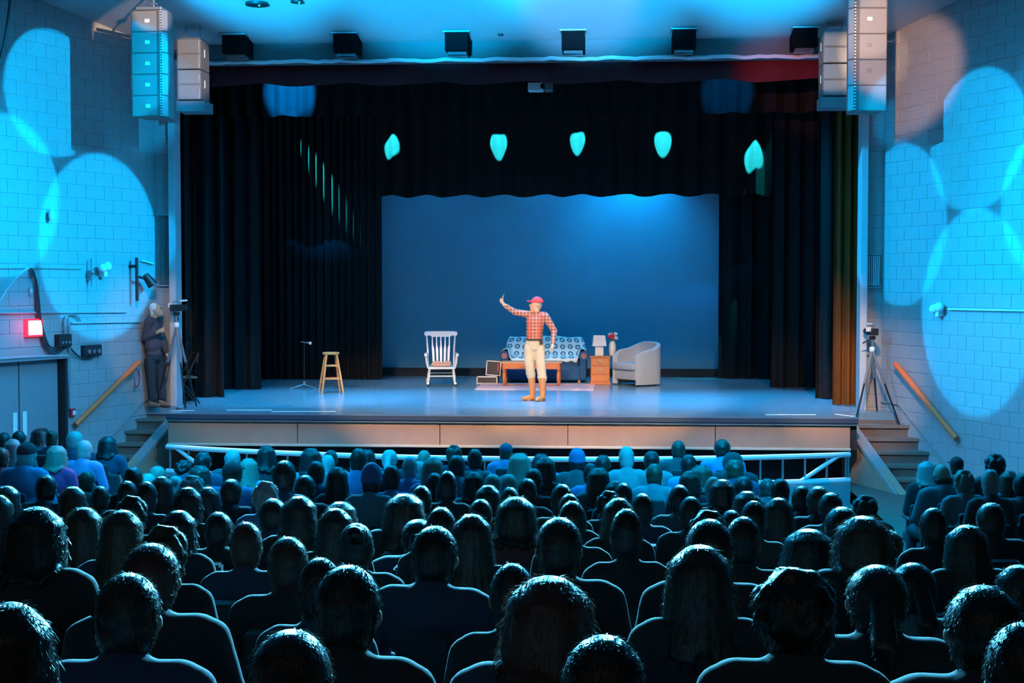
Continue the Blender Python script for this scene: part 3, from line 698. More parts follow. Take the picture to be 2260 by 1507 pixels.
# rocking chair
p = onZ(974, 851, SZ); t = thing('rocking_chair', 'white wooden rocking chair with arrow-shaped back slats', 'rocking chair', p, R(8))
zs = .36
MB().box((0, .0, zs), (.54, .48, .045), bev=.015).build('seat', WHITEP, t)
tr = MB(); pts = [(-.31, .98), (-.33, 1.0), (-.325, 1.05), (-.27, 1.065), (.27, 1.065), (.325, 1.05), (.33, 1.0), (.31, .98), (.27, .975), (.22, .985), (.18, .955), (-.18, .955), (-.22, .985), (-.27, .975)]
def ry(z): return .22 + (z - zs) * .24
tr.prism(pts, -.018, .018, lambda x, z, h: V((x, ry(z) + h, z))); tr.build('crest_rail', WHITEP, t)
for s in (-1, 1): MB().tube([(s * .255, ry(zs), zs), (s * .262, ry(.7), .7), (s * .285, ry(.98), .98)], [.019, .021, .016], 10).build('back_post', WHITEP, t, True)
for k in range(5):
    x = (k - 2) * .07; xt = (k - 2) * .085
    sl = MB().prism([(x - .018, zs), (x + .018, zs), (x + (xt - x) * .6 + .024, .72), (xt + .012, .80), (xt + .010, .965), (xt - .010, .965), (xt - .012, .80), (x + (xt - x) * .6 - .024, .72)], -.009, .009, lambda a, z, h: V((a, ry(z) + h, z)))
    sl.build('back_slat', WHITEP, t)
for s in (-1, 1):
    MB().tube([(s * .28, ry(.62), .62), (s * .30, .02, .63), (s * .31, -.24, .62)], [.02, .028, .032], 10).build('armrest', WHITEP, t, True)
    MB().tube([(s * .265, -.18, zs), (s * .29, -.19, .48), (s * .305, -.2, .62)], [.017, .022, .015], 10).build('arm_post', WHITEP, t, True)
    MB().tube([(s * .265, .03, zs), (s * .30, .03, .62)], .013, 8).build('arm_post', WHITEP, t, True)
    for y in (-.19, .19): MB().tube([(s * .23, y, zs), (s * .25, y * 1.05, .2), (s * .265, y * 1.1, .06)], [.02, .026, .018], 10).build('leg', WHITEP, t, True)
    MB().tube([(s * .27, y, .028 + .30 * (y - .02) ** 2) for y in np.linspace(-.36, .5, 12)], .024, 8).build('rocker', WHITEP, t, True)
MB().rod((-.25, -.2, .20), (.25, -.2, .20), .015).build('stretcher', WHITEP, t, True); MB().rod((-.25, .2, .24), (.25, .2, .24), .015).build('stretcher', WHITEP, t, True)
tag(link('cushion', organic('cushion', [('e', (0, .02, .03), (.23, .2, .04)), ('e', (-.1, .1, .06), (.10, .06, .05)), ('e', (.1, .1, .06), (.10, .06, .05))], .012, PEACHF), None, p + V((0, 0, zs + .02))), 'peach coloured cushion on the rocking chair seat', 'cushion')

# rug
tag(MB().box((0, 0, .006), (2.26, 1.75, .012), bev=.004).build('rug', PINKF), 'flat pale pink rug under the coffee table', 'rug').location = (.02, 6.15, SZ + .0005)
# sofa
sx0, sw = .115, 1.66
t = thing('sofa', 'dark blue rolled-arm sofa behind the coffee table', 'sofa', (sx0, 7.75, SZ))
MB().box((0, .0, .2), (sw - .12, .78, .30), bev=.03).build('base', BLUEFAB, t)
for s in (-1, 1): MB().box((s * .36, -.06, .41), (.70, .62, .14), bev=.04).build('seat_cushion', BLUEFAB, t)
MB().box((0, .41, .60), (sw - .1, .16, .50), rot=(-.10, 0, 0), bev=.06).build('backrest', BLUEFAB, t)
for s in (-1, 1):
    a = MB().box((s * (sw / 2 - .04), -.04, .32), (.14, .76, .50), bev=.03); a.rod((s * (sw / 2 - .02), -.44, .55), (s * (sw / 2 - .02), .3, .55), .10, n=18); a.build('arm', BLUEFAB, t, True)
    MB().rod((s * (sw / 2 - .02), -.448, .55), (s * (sw / 2 - .02), -.438, .55), .06, n=16).build('arm_front', mat('mauve', (.35, .18, .2), .8), t)
    for y in (-.33, .33): MB().rod((s * (sw / 2 - .12), y, 0), (s * (sw / 2 - .12), y, .06), .03, .035).build('foot', CHERRY, t)
# crocheted blanket with ring motif, draped over the back and seat
BLK = mat('crochet_blanket', (.55, .66, .68), .95); nt, b = nodes(BLK)
uvn = nt.nodes.new('ShaderNodeUVMap'); mp = nt.nodes.new('ShaderNodeVectorMath'); mp.operation = 'FRACTION'; nt.links.new(uvn.outputs[0], mp.inputs[0])
sb = nt.nodes.new('ShaderNodeVectorMath'); sb.operation = 'SUBTRACT'; sb.inputs[1].default_value = (.5, .5, 0); nt.links.new(mp.outputs[0], sb.inputs[0])
ln = nt.nodes.new('ShaderNodeVectorMath'); ln.operation = 'LENGTH'; nt.links.new(sb.outputs[0], ln.inputs[0])
cr = nt.nodes.new('ShaderNodeValToRGB'); e = cr.color_ramp; e.elements[0].color = (.45, .62, .64, 1); e.elements[0].position = 0
e.elements[1].position = .16; e.elements[1].color = (.50, .66, .68, 1)
for pos, c in ((.18, (.05, .12, .14, 1)), (.32, (.05, .12, .14, 1)), (.345, (.62, .74, .75, 1)), (1.0, (.66, .76, .76, 1))):
    q = e.elements.new(pos); q.color = c
nt.links.new(ln.outputs['Value'], cr.inputs[0]); nt.links.new(cr.outputs[0], b.inputs['Base Color'])
prof = [(.55, .52), (.54, .70), (.52, .845), (.47, .90), (.40, .895), (.335, .80), (.29, .64), (.24, .52), (.10, .495), (-.15, .495), (-.36, .495), (-.405, .47), (-.42, .40)]
nx = 44; vs = []; uv = []; d0 = 0; ds = [0]
for a, c in zip(prof[:-1], prof[1:]): ds.append(ds[-1] + math.hypot(a[0] - c[0], a[1] - c[1]))
for j, (y, z) in enumerate(prof):
    top = math.exp(-((z - .88) / .25) ** 2)
    for i in range(nx + 1):
        u = i / nx; wd_ = .76 + (.05 if j > 4 else .0) + (.02 * (j - 5) if j > 5 else 0); x = (u - .5) * 2 * min(wd_, .90)
        lift = .0
        if abs(x) > .68 and z < .67: lift = max(0, .675 - z) * min(1, (abs(x) - .68) / .05) - (.10 * max(0, abs(x) - .82) / .08)
        sag = .02 * math.sin(x * 7 + 1) * top + .012 * math.sin(x * 17 + j)
        vs.append((x, y - .012 * math.sin(x * 13 + j * .7), z + sag * .6 + lift + .012 - .03 * top * abs(x) ** 2)); uv.append((u * 10.5, ds[j] / .155))
fs = [(j * (nx + 1) + i, j * (nx + 1) + i + 1, (j + 1) * (nx + 1) + i + 1, (j + 1) * (nx + 1) + i) for j in range(len(prof) - 1) for i in range(nx)]
me = bpy.data.meshes.new('blanket'); me.from_pydata(vs, [], fs); me.materials.append(BLK); ul = me.uv_layers.new()
for lo in me.loops: ul.data[lo.index].uv = uv[lo.vertex_index]
for pl_ in me.polygons: pl_.use_smooth = True
bo = link('blanket', me, None, (sx0, 7.75, SZ + .005)); sd = bo.modifiers.new('thickness', 'SOLIDIFY'); sd.thickness = .012; sd.offset = 1
tag(bo, 'pale crocheted blanket with dark ring pattern over the sofa', 'blanket')
# coffee table
t = thing('coffee_table', 'orange wooden coffee table with turned legs on the rug', 'table', (-.09, 6.55, SZ + .012))
MB().box((0, 0, .455), (1.20, .52, .03), bev=.008).build('table_top', mat('cherry_top', (.62, .30, .16), .25, var=.15, scale=14), t)
MB().box((0, -.235, .385), (1.06, .022, .11), bev=.004).build('apron', CHERRY, t); MB().box((0, .235, .385), (1.06, .022, .11), bev=.004).build('apron', CHERRY, t)
for s in (-1, 1): MB().box((s * .545, 0, .385), (.022, .45, .11), bev=.004).build('apron', CHERRY, t)
for sx in (-1, 1):
    for sy in (-1, 1): MB().lathe([(.026, 0), (.03, .02), (.022, .045), (.034, .10), (.036, .22), (.026, .27), (.038, .285), (.026, .30), (.04, .315), (.04, .44)], (sx * .535, sy * .215, 0), 14).build('leg', CHERRY, t, True)
# dark boxes beside the table
EDGE = mat('pale_edge', (.7, .74, .76), .5)
def edged_box(name, label, loc, dim, rot, group=None):
    t = thing(name, label, 'box', loc, 0, group); t.rotation_euler = rot
    x, y, z = dim
    MB().box((0, 0, z / 2), dim, bev=.006).build('body', mat('black_case', (.03, .025, .028), .5), t)
    for sx in (-1, 1):
        MB().box((sx * (x / 2 - .008), -y / 2, z / 2), (.02, .02, z + .004)).build('edge', EDGE, t)
    for zz in (.008, z - .008): MB().box((0, -y / 2, zz), (x + .004, .02, .02)).build('edge', EDGE, t)
    return t
a = onZ(1076, 846, SZ); edged_box('flight_case', 'flat black case with pale edges lying on the stage floor', (a.x, 7.15, SZ), (.42, .40, .15), (0, 0, 0))
q = edged_box('flight_case', 'upright black case with pale edges and red stripe by the sofa', (a.x + .12, 7.12, SZ + .152), (.30, .30, .30), (0, R(4), 0))
q.location.z = SZ + .165
MB().box((.09, -.155, .16), (.02, .012, .18)).build('stripe', REDP, q)
# nightstand
a = onZ(1324, 849, SZ); t = thing('nightstand', 'orange wooden nightstand with three drawers beside the armchair', 'nightstand', (a.x, a.y + .22, SZ), R(2))
nw = .40
MB().box((0, 0, .29), (nw - .02, .40, .50), bev=.006).build('body', CHERRY, t); MB().box((0, 0, .555), (nw + .02, .43, .03), bev=.008).build('top', CHERRY, t); MB().box((0, 0, .03), (nw + .01, .41, .06), bev=.006).build('plinth', CHERRY, t)
for z, h in ((.455, .13), (.29, .15), (.125, .11)):
    dr = MB().box((0, -.205, z), (nw - .06, .025, h), bev=.008).build('drawer', mat('drawer_wood', (.62, .20, .06), .4, var=.2, scale=16), t)
    if h > .12:
        MB().box((0, -.222, z), (.10, .008, .035), bev=.003).tube([(-.035, -.225, z), (-.03, -.245, z - .012), (.03, -.245, z - .012), (.035, -.225, z)], .006, 6).build('handle', BRASS, dr)
ns = V((a.x, a.y + .22, SZ + .57))
t = thing('table_lamp', 'white table lamp with tapered shade on the nightstand', 'lamp', ns + V((-.02, -.03, 0)), R(4))
MB().box((0, 0, .095), (.17, .14, .19), bev=.012).build('base', CREAM, t); MB().rod((0, 0, .19), (0, 0, .25), .012).build('neck', BRASS, t, True)
lsh = MB(); w0, w1 = .14, .115
lsh.add([(-w0, -w0, .20), (w0, -w0, .20), (w0, w0, .20), (-w0, w0, .20), (-w1, -w1, .41), (w1, -w1, .41), (w1, w1, .41), (-w1, w1, .41), (-w0 + .006, -w0 + .006, .20), (w0 - .006, -w0 + .006, .20), (w0 - .006, w0 - .006, .20), (-w0 + .006, w0 - .006, .20), (-w1 + .006, -w1 + .006, .41), (w1 - .006, -w1 + .006, .41), (w1 - .006, w1 - .006, .41), (-w1 + .006, w1 - .006, .41)],
        [(0, 1, 5, 4), (1, 2, 6, 5), (2, 3, 7, 6), (3, 0, 4, 7), (9, 8, 12, 13), (10, 9, 13, 14), (11, 10, 14, 15), (8, 11, 15, 12), (4, 5, 13, 12), (5, 6, 14, 13), (6, 7, 15, 14), (7, 4, 12, 15), (1, 0, 8, 9), (2, 1, 9, 10), (3, 2, 10, 11), (0, 3, 11, 8)])
lsh.build('shade', mat('lamp_shade', (.78, .76, .74), .8), t)
vp = onY(1356, 786, a.y + .3); vp = V((vp.x - .04, a.y + .30, SZ + .57))
t = thing('vase', 'white vase behind the armchair on the nightstand', 'vase', vp)
MB().lathe([(.005, 0), (.055, 0), (.07, .03), (.075, .15), (.065, .24), (.045, .275), (.05, .29), (.042, .285), (.038, .2), (.005, .19)], n=20).build('body', CREAM, t, True)
FR, FWh = mat('red_petals', (.75, .03, .05), .7), mat('white_petals', (.85, .8, .8), .7)
rnd = random.Random(3)
for i, (dx, dz, m_, r_) in enumerate(((-.05, .37, FR, .05), (.0, .40, FR, .052), (.01, .345, FR, .045), (-.02, .43, mat('pink_petals', (.85, .35, .4), .7), .04), (.06, .42, FWh, .05), (.075, .35, FWh, .045), (-.06, .43, FWh, .035))):
    t = thing('flower', ('red bloom', 'large red bloom', 'low red bloom', 'pink bloom', 'tall white bloom', 'drooping white bloom', 'small white bloom')[i] + ' in the white vase by the lamp', 'flower', vp + V((dx * .3, 0, .27)), 0, 'flowers in the white vase')
    mb = MB(); c = V((dx * .7, -.02, dz - .27))
    for k in range(9):
        d_ = V((rnd.uniform(-1, 1), rnd.uniform(-1, 1), rnd.uniform(-.4, 1))).normalized(); mb.ball(c + d_ * r_ * .5, (r_ * .6, r_ * .6, r_ * .35), 8, 6, (rnd.uniform(0, 3), rnd.uniform(0, 3), 0))
    mb.build('bloom', m_, t, True); MB().tube([(0, 0, -.08), c * .5, c], .004, 6).build('stem', mat('stem_green', (.1, .25, .06), .6), t)
# tub armchair
a = onZ(1405, 853, SZ); t = thing('armchair', 'grey barrel armchair turned towards the nightstand', 'armchair', (a.x, a.y + .42, SZ), R(-50))
def tub(rx, ry_, th, f0, h0, h1, z0, name, m):
    vs = []; fs = []; N_ = 40
    for i in range(N_ + 1):
        a_ = -f0 + 2 * f0 * i / N_           # 0 = straight back (+y)
        k = 1 - (abs(a_) / f0) ; zt = h0 + (h1 - h0) * (math.sin(k * math.pi / 2))
        sq = .55
        def pt(rx_, ry2): 
            c_, s_ = math.cos(a_), math.sin(a_); return (rx_ * math.copysign(abs(s_) ** sq, s_), ry2 * math.copysign(abs(c_) ** sq, c_))
        xo, yo = pt(rx, ry_); xi, yi = pt(rx - th, ry_ - th)
        vs += [(xo, yo, z0), (xo, yo, zt - .02), ((xo * 3 + xi) / 4, (yo * 3 + yi) / 4, zt), ((xo + 3 * xi) / 4, (yo + 3 * yi) / 4, zt), (xi, yi, zt - .02), (xi, yi, z0)]
    for i in range(N_):
        for k in range(6): fs.append((i * 6 + k, i * 6 + (k + 1) % 6, (i + 1) * 6 + (k + 1) % 6, (i + 1) * 6 + k))
    fs += [tuple(range(6)), tuple(range(N_ * 6 + 5, N_ * 6 - 1, -1))]
    return MB().add(vs, fs).build(name, m, t, True)
tub(.40, .42, .085, R(128), .60, .86, .03, 'shell', GREYFAB)
MB().box((0, -.06, .385), (.62, .62, .14), bev=.045).build('seat_cushion', GREYFAB, t, True)
MB().box((0, -.02, .22), (.62, .56, .20), bev=.02).build('seat_base', GREYFAB, t)
for sx in (-1, 1):
    for sy in (-.22, .25): MB().rod((sx * .26, sy, 0), (sx * .26, sy, .13), .022, .028).build('foot', BLKM, t)

# white tape marks on the stage front and paper on the steps
for i, (x0, x1, y) in enumerate(((375, 428, 906), (500, 600, 905), (600, 740, 908), (1690, 1800, 915), (1845, 1885, 914))):
    p0, p1 = onZ(x0, y, SZ), onZ(x1, y + (5 if i == 4 else 0), SZ); L_ = (p1 - p0).length
    o = MB().box((0, 0, .002), (L_, .05, .004)).build('tape_strip', TAPEW); o.location = ((p0 + p1) / 2); o.rotation_euler = (0, 0, math.atan2(p1.y - p0.y, p1.x - p0.x)); o.location.z = SZ
    tag(o, ('short white tape mark on the stage edge by the dark steps', 'white tape mark on the stage edge, second from the dark steps', 'long white tape mark on the stage edge below the stool', 'white tape mark on the stage edge near the brown steps', 'slanted white tape mark at the stage corner by the brown steps')[i], 'tape', 'white tape marks')
p = onZ(1941, 930, SZ - .175); t = thing('folded_card', 'small folded white card standing on the top brown step', 'card', V((p.x, p.y, SZ - .175)), R(30))
MB().box((-.03, 0, .05), (.008, .09, .11), rot=(0, .35, 0)).build('flap', TAPEW, t); MB().box((.03, 0, .05), (.008, .09, .11), rot=(0, -.35, 0)).build('flap', TAPEW, t)

# ================================================================== TRIPODS
def tripod(label, apex, feet, camz, pal, yaw):
    t = thing('camera_tripod', label, 'tripod', V((apex.x, apex.y, feet[0].z)))
    o = t.location
    for f in feet:
        k = apex + (f - apex) * .45
        MB().tube([apex - o, k - o], .021, 8).build('upper_leg', GREYM, t, True); MB().tube([k - o, f - o], .015, 8).build('lower_leg', BLKM, t, True)
    a = apex - o
    MB().rod(a - V((0, 0, .18)), a + V((0, 0, .16)), .018).build('column', STEEL, t, True)
    MB().lathe([(.03, -.03), (.045, -.01), (.045, .03), (.03, .05)], a, 12).build('spider', WHITEM, t, True)
    MB().box(a + V((0, 0, .19)), (.08, .08, .06), rot=(0, 0, yaw), bev=.01).build('pan_head', BLKM, t)
    MB().rod(a + V((0, 0, .19)), a + V((.16 * math.cos(yaw + 2.2), .16 * math.sin(yaw + 2.2), .10)), .01).build('handle', BLKM, t)
    cc = thing('video_camera', pal[1], 'camera', apex + V((0, 0, .225)), yaw)
    MB().box((0, 0, .06), (.10, .22, .11), bev=.012).build('body', BLKM, cc); MB().rod((0, .10, .065), (0, .21, .065), .04, .045, 16).build('lens', BLKM, cc, True)
    MB().tube([(0, -.08, .11), (0, -.07, .16), (0, .07, .16), (0, .08, .11)], .012, 8).build('handle', GREYM, cc, True)
    MB().box((-.09, -.04, .10), (.10, .012, .07), rot=(0, 0, .2), bev=.003).build('screen', pal[0], cc)
    MB().rod((.02, .05, .17), (.03, .2, .18), .014).build('microphone', WHITEM, cc, True)
    return t
ap = onY(390, 718, 1.05)
tripod('black and silver tripod beside the standing camera operator', ap, [V((-5.98, .98 + .25, SZ)), V((-5.42, 1.0, SZ)), V((-5.36, 1.42, SZ))], 0, (WHITEM, 'small video camera on the tripod watched by the standing man'), R(-30))
ap = onY(1925, 772, .98)
tripod('black tripod standing on the brown steps beside the proscenium', ap, [V((5.30, .86, SZ - .175)), V((5.99, .86, SZ - .175)), V((5.72, 1.3, SZ))], 0, (WHITEM, 'small video camera on the tripod above the brown steps'), R(20))
# dark folding chair behind the operator's tripod
p = onZ(418, 884, SZ); t = thing('folding_chair', 'dark folding chair in shadow behind the operator tripod', 'chair', V((p.x + .05, 1.98, SZ)), R(-60))
MB().box((0, 0, .44), (.40, .40, .03), bev=.01).build('seat', mat('dark_seat', (.12, .06, .04), .6), t); MB().box((0, .2, .76), (.40, .02, .18), rot=(-.15, 0, 0), bev=.008).build('backrest', BLKM, t)
for s in (-1, 1):
    MB().rod((s * .2, -.22, 0), (s * .2, .22, .86), .012).build('leg', BLKM, t); MB().rod((s * .19, .24, 0), (s * .19, -.14, .46), .012).build('leg', BLKM, t)

# ================================================================== PERFORMER
PER = V((.17, 2.9, SZ))
def PP(zx, zy, dy=0.0):
    return onY(1020 + zx / 4.708, 620 + zy / 4.708, 2.9) - PER + V((0, dy, 0))
PLAID = mat('plaid_flannel', (.6, .2, .12), .85); nt, b = nodes(PLAID)
tc = nt.nodes.new('ShaderNodeTexCoord'); sx_ = nt.nodes.new('ShaderNodeSeparateXYZ'); nt.links.new(tc.outputs['Object'], sx_.inputs[0])
def stripe(out, per, off, width):
    a = nt.nodes.new('ShaderNodeMath'); a.operation = 'MULTIPLY_ADD'; a.inputs[1].default_value = 1 / per; a.inputs[2].default_value = off; nt.links.new(out, a.inputs[0])
    f_ = nt.nodes.new('ShaderNodeMath'); f_.operation = 'FRACT'; nt.links.new(a.outputs[0], f_.inputs[0])
    c = nt.nodes.new('ShaderNodeMath'); c.operation = 'LESS_THAN'; c.inputs[1].default_value = width; nt.links.new(f_.outputs[0], c.inputs[0]); return c.outputs[0]
def mixc(fac, a, b_):
    m_ = nt.nodes.new('ShaderNodeMix'); m_.data_type = 'RGBA'; nt.links.new(fac, m_.inputs[0])
    for i, v in ((6, a), (7, b_)):
        if isinstance(v, tuple): m_.inputs[i].default_value = v + (1,)
        else: nt.links.new(v, m_.inputs[i])
    return m_.outputs[2]
g1 = stripe(sx_.outputs['Z'], .058, 0, .45); g2 = stripe(sx_.outputs['X'], .058, .2, .45)
gm = nt.nodes.new('ShaderNodeMath'); gm.operation = 'MULTIPLY'; nt.links.new(g1, gm.inputs[0]); nt.links.new(g2, gm.inputs[1])
base = mixc(gm.outputs[0], (.42, .10, .05), (.10, .085, .09))
w1 = stripe(sx_.outputs['Z'], .058, .35, .11); w2 = stripe(sx_.outputs['X'], .058, .55, .11)
wm = nt.nodes.new('ShaderNodeMath'); wm.operation = 'MAXIMUM'; nt.links.new(w1, wm.inputs[0]); nt.links.new(w2, wm.inputs[1])
nt.links.new(mixc(wm.outputs[0], base, (.46, .34, .27)), b.inputs['Base Color'])
KHAKI = mat('khaki_twill', (.50, .40, .27), .85, var=.12, scale=18, bump=.2)
BOOT = mat('tan_leather', (.50, .20, .07), .5, var=.25, scale=12)
CAPR = mat('red_cap_cloth', (.70, .03, .03), .7, var=.08)
per = thing('person', 'performer in red cap, plaid shirt and khaki trousers raising one hand', 'person', PER)
S_ = 1 / 606.0
hc = PP(770, 240)
shR, elR, wrR, fiR = PP(690, 350), PP(550, 322, -.10), PP(448, 250, -.18), PP(420, 202, -.20)
shL, elL, wrL, haL = PP(868, 372), PP(955, 520, .05), PP(945, 655, -.08), PP(938, 695, -.10)
body = [('e', hc, (.098, .076, .112)), ('e', hc + V((-.03, 0, -.065)), (.07, .058, .06)), ('c', hc + V((-.10, 0, -.005)), hc + V((-.113, 0, -.022)), .012, .015),  # skull, jaw, nose
        ('c', hc + V((-.088, 0, -.058)), hc + V((-.092, 0, -.062)), .022, .014), ('c', hc + V((-.085, 0, -.10)), hc + V((-.07, 0, -.105)), .022, .03),                    # lips, chin
        ('e', hc + V((.02, -.076, -.01)), (.022, .012, .032)), ('e', hc + V((.02, .076, -.01)), (.022, .012, .032)),                                                     # ears
        ('e', hc + V((-.082, -.035, .025)), (.016, .022, .009)), ('e', hc + V((-.082, .035, .025)), (.016, .022, .009)),
        ('c', hc + V((.01, 0, -.07)), PP(762, 345), .058, .066), ('e', PP(760, 430), (.14, .10, .18)), ('e', PP(752, 560), (.13, .10, .12)), ('e', PP(752, 650), (.14, .10, .10)),
        ('c', shR, shL, .06, .06), ('c', shR, elR, .05, .042), ('c', elR, wrR, .042, .028), ('c', shL, elL, .05, .042), ('c', elL, wrL, .042, .028),
        ('c', PP(705, 680), PP(705, 860), .075, .055), ('c', PP(705, 860), PP(722, 1170, .08), .045, .03), ('c', PP(805, 680), PP(818, 870, -.03), .075, .055), ('c', PP(818, 870, -.03), PP(832, 1190, -.03), .045, .03)]
# raised fist with thumb up
body += [('c', wrR, fiR - V((0, 0, .02)), .030, .026), ('e', fiR, (.030, .018, .038))]
for k in range(4):
    zz = .030 - .0195 * k; a = fiR + V((.022, -.012, zz)); c = fiR + V((-.024 + .004 * abs(k - 1), -.026, zz)); e_ = fiR + V((-.032, .004, zz - .003))
    body += [('c', a, c, .0088, .0088), ('c', c, e_, .0088, .008)]
body += [('c', fiR + V((.02, -.02, .02)), fiR + V((.024, -.03, .06)), .011, .0105), ('c', fiR + V((.024, -.03, .06)), fiR + V((.034, -.03, .085)), .0105, .009)]
# relaxed hanging hand
body += [('c', wrL, haL, .028, .030), ('e', haL, (.022, .04, .044))]
for k in range(4):
    a = haL + V((.002, -.028 + .018 * k, -.03)); c = a + V((-.006, 0, -.036 - .004 * (1 - abs(k - 1.2)))); body += [('c', a, c, .0095, .009), ('c', c, c + V((-.018, 0, -.024)), .009, .008)]
body += [('c', haL + V((-.01, -.035, .0)), haL + V((-.028, -.045, -.045)), .011, .009)]
link('body', organic('body', body, .0048, SKIN, 2), per)
hem = .014
shirt = [('e', PP(760, 425), (.162, .118, .19)), ('e', PP(756, 490), (.152, .117, .13)), ('e', PP(752, 545), (.148, .116, .125)), ('c', PP(705, 352), PP(855, 362), .072, .072), ('c', PP(760, 335), PP(760, 350), .075, .085),
         ('c', shR, elR, .068, .058), ('c', elR, wrR + (elR - wrR) * .12, .056, .042), ('c', shL, elL, .07, .058), ('c', elL, wrL + (elL - wrL) * .1, .056, .042), ('e', PP(752, 592), (.15, .122, .06))]
link('shirt', organic('shirt', shirt, .009, PLAID, 3), per)
COLR = MB()
for s in (-1, 1): COLR.prism([(0, 0), (.05 * s, .035), (.075 * s, -.01), (.03 * s, -.055)], -.006, .006, lambda x, z, h: PP(745, 328) + V((x, -.088 + h, z)))
COLR.build('collar', PLAID, per)
tro = [('e', PP(752, 640), (.155, .12, .085)), ('e', PP(752, 690), (.15, .115, .08)), ('c', PP(702, 690), PP(700, 860), .092, .084), ('c', PP(700, 860), PP(716, 985, .05), .082, .078), ('c', PP(802, 690), PP(816, 870, -.03), .092, .084), ('c', PP(816, 870, -.03), PP(832, 1015, -.03), .082, .078),
       ('e', PP(712, 965, .04), (.088, .085, .03)), ('e', PP(830, 1000, -.03), (.088, .085, .03)), ('c', PP(752, 605), PP(752, 640), .13, .135)]
link('trousers', organic('trousers', tro, .009, KHAKI, 3), per)
for k in range(2):
    if k == 0: leg_, heel, toe = (PP(718, 985, .05), PP(728, 1165, .08)), V((PP(728, 1200).x, .10, .05)), V((PP(640, 1200).x, .0, .04))
    else: leg_, heel, toe = (PP(834, 1010, -.03), PP(836, 1190, -.03)), V((PP(838, 1200).x, -.02, .05)), V((PP(785, 1200).x, -.19, .04))
    bt = [('c', leg_[0], leg_[1], .068, .056), ('c', leg_[1], heel, .056, .052), ('c', heel, (heel + toe) / 2, .05, .048), ('c', (heel + toe) / 2, toe, .046, .038), ('e', (heel + toe) / 2 - V((0, 0, .035)), (.05, .05, .016))]
    link('boot', organic('boot', bt, .008, BOOT, 2), per)
for x0, x1 in ((708, 702), (812, 800)):
    pts = [PP(x0, 318, -.03), PP(x0, 345, -.085), PP(x0 * .6 + x1 * .4, 410, -.117), PP(x0 * .3 + x1 * .7, 500, -.124), PP(x1, 600, -.122)]
    mb = MB(); w_ = .018
    vs = [q + V((s * w_, h, 0)) for q in pts for s in (-1, 1) for h in (0, -.006)]
    for i in range(len(pts) - 1): 
        o = i * 4; mb.f += [(o, o + 4, o + 6, o + 2), (o + 1, o + 3, o + 7, o + 5), (o, o + 1, o + 5, o + 4), (o + 2, o + 6, o + 7, o + 3)]
    mb.v = [tuple(v) for v in vs]; mb.build('suspender', mat('red_webbing', (.65, .07, .04), .7), per)
MB().lathe([(.13, -.018), (.14, -.016), (.14, .016), (.13, .018)], (0, 0, 0), 24).build('belt', mat('dark_belt', (.05, .03, .02), .5), per, True).location = PP(752, 604); per.children[-1].scale = (1.03, .84, 1)
MB().box(PP(822, 628, -.10), (.05, .04, .08), bev=.008).build('belt_pouch', BLKM, per)
capo = MB()
cc = hc + V((.016, 0, .030)); vs = []; fs = []; n1, n2 = 20, 8
for j in range(n2 + 1):
    ph = math.pi / 2 * j / n2
    for i in range(n1):
        th = 2 * math.pi * i / n1; vs.append(cc + V((.112 * math.cos(ph) * math.cos(th), .092 * math.cos(ph) * math.sin(th), .0 + .10 * math.sin(ph))))
for j in range(n2):
    for i in range(n1): fs.append((j * n1 + i, j * n1 + (i + 1) % n1, (j + 1) * n1 + (i + 1) % n1, (j + 1) * n1 + i))
fs.append(tuple(range(n1 - 1, -1, -1)))
capo.add(vs, fs); cp_ = capo.build('cap', CAPR, per, True)
MB().prism([(-.08, -.085), (-.125, -.08), (-.17, -.05), (-.185, 0), (-.17, .05), (-.125, .08), (-.08, .085)], .0, .018, lambda x, y, h: cc + V((x, y, h - (x + .07) * .16))).build('visor', CAPR, cp_)
MB().ball(cc + V((0, 0, .103)), .01).build('button', CAPR, cp_)
hr = organic('hair', [('e', hc + V((.03, 0, -.01)), (.075, .08, .075)), ('e', hc + V((.06, 0, -.05)), (.035, .055, .04))], .008, mat('grey_hair', (.35, .27, .2), .6)); link('hair', hr, per)
for s in (-1, 1): MB().ball(hc + V((-.088, s * .034, .008)), .011).build('eye', mat('eye_dark', (.05, .04, .035), .2), per, True)
hk = thing('hook', 'small dark curved hook held up in the raised fist', 'hook', PER + fiR + V((.03, -.03, .07)))
MB().tube([(0, 0, 0), (.008, 0, .03), (.02, 0, .045), (.024, 0, .07), (.02, 0, .085)], .006, 8).build('shaft', mat('hook_blue', (.05, .09, .12), .4), hk, True)

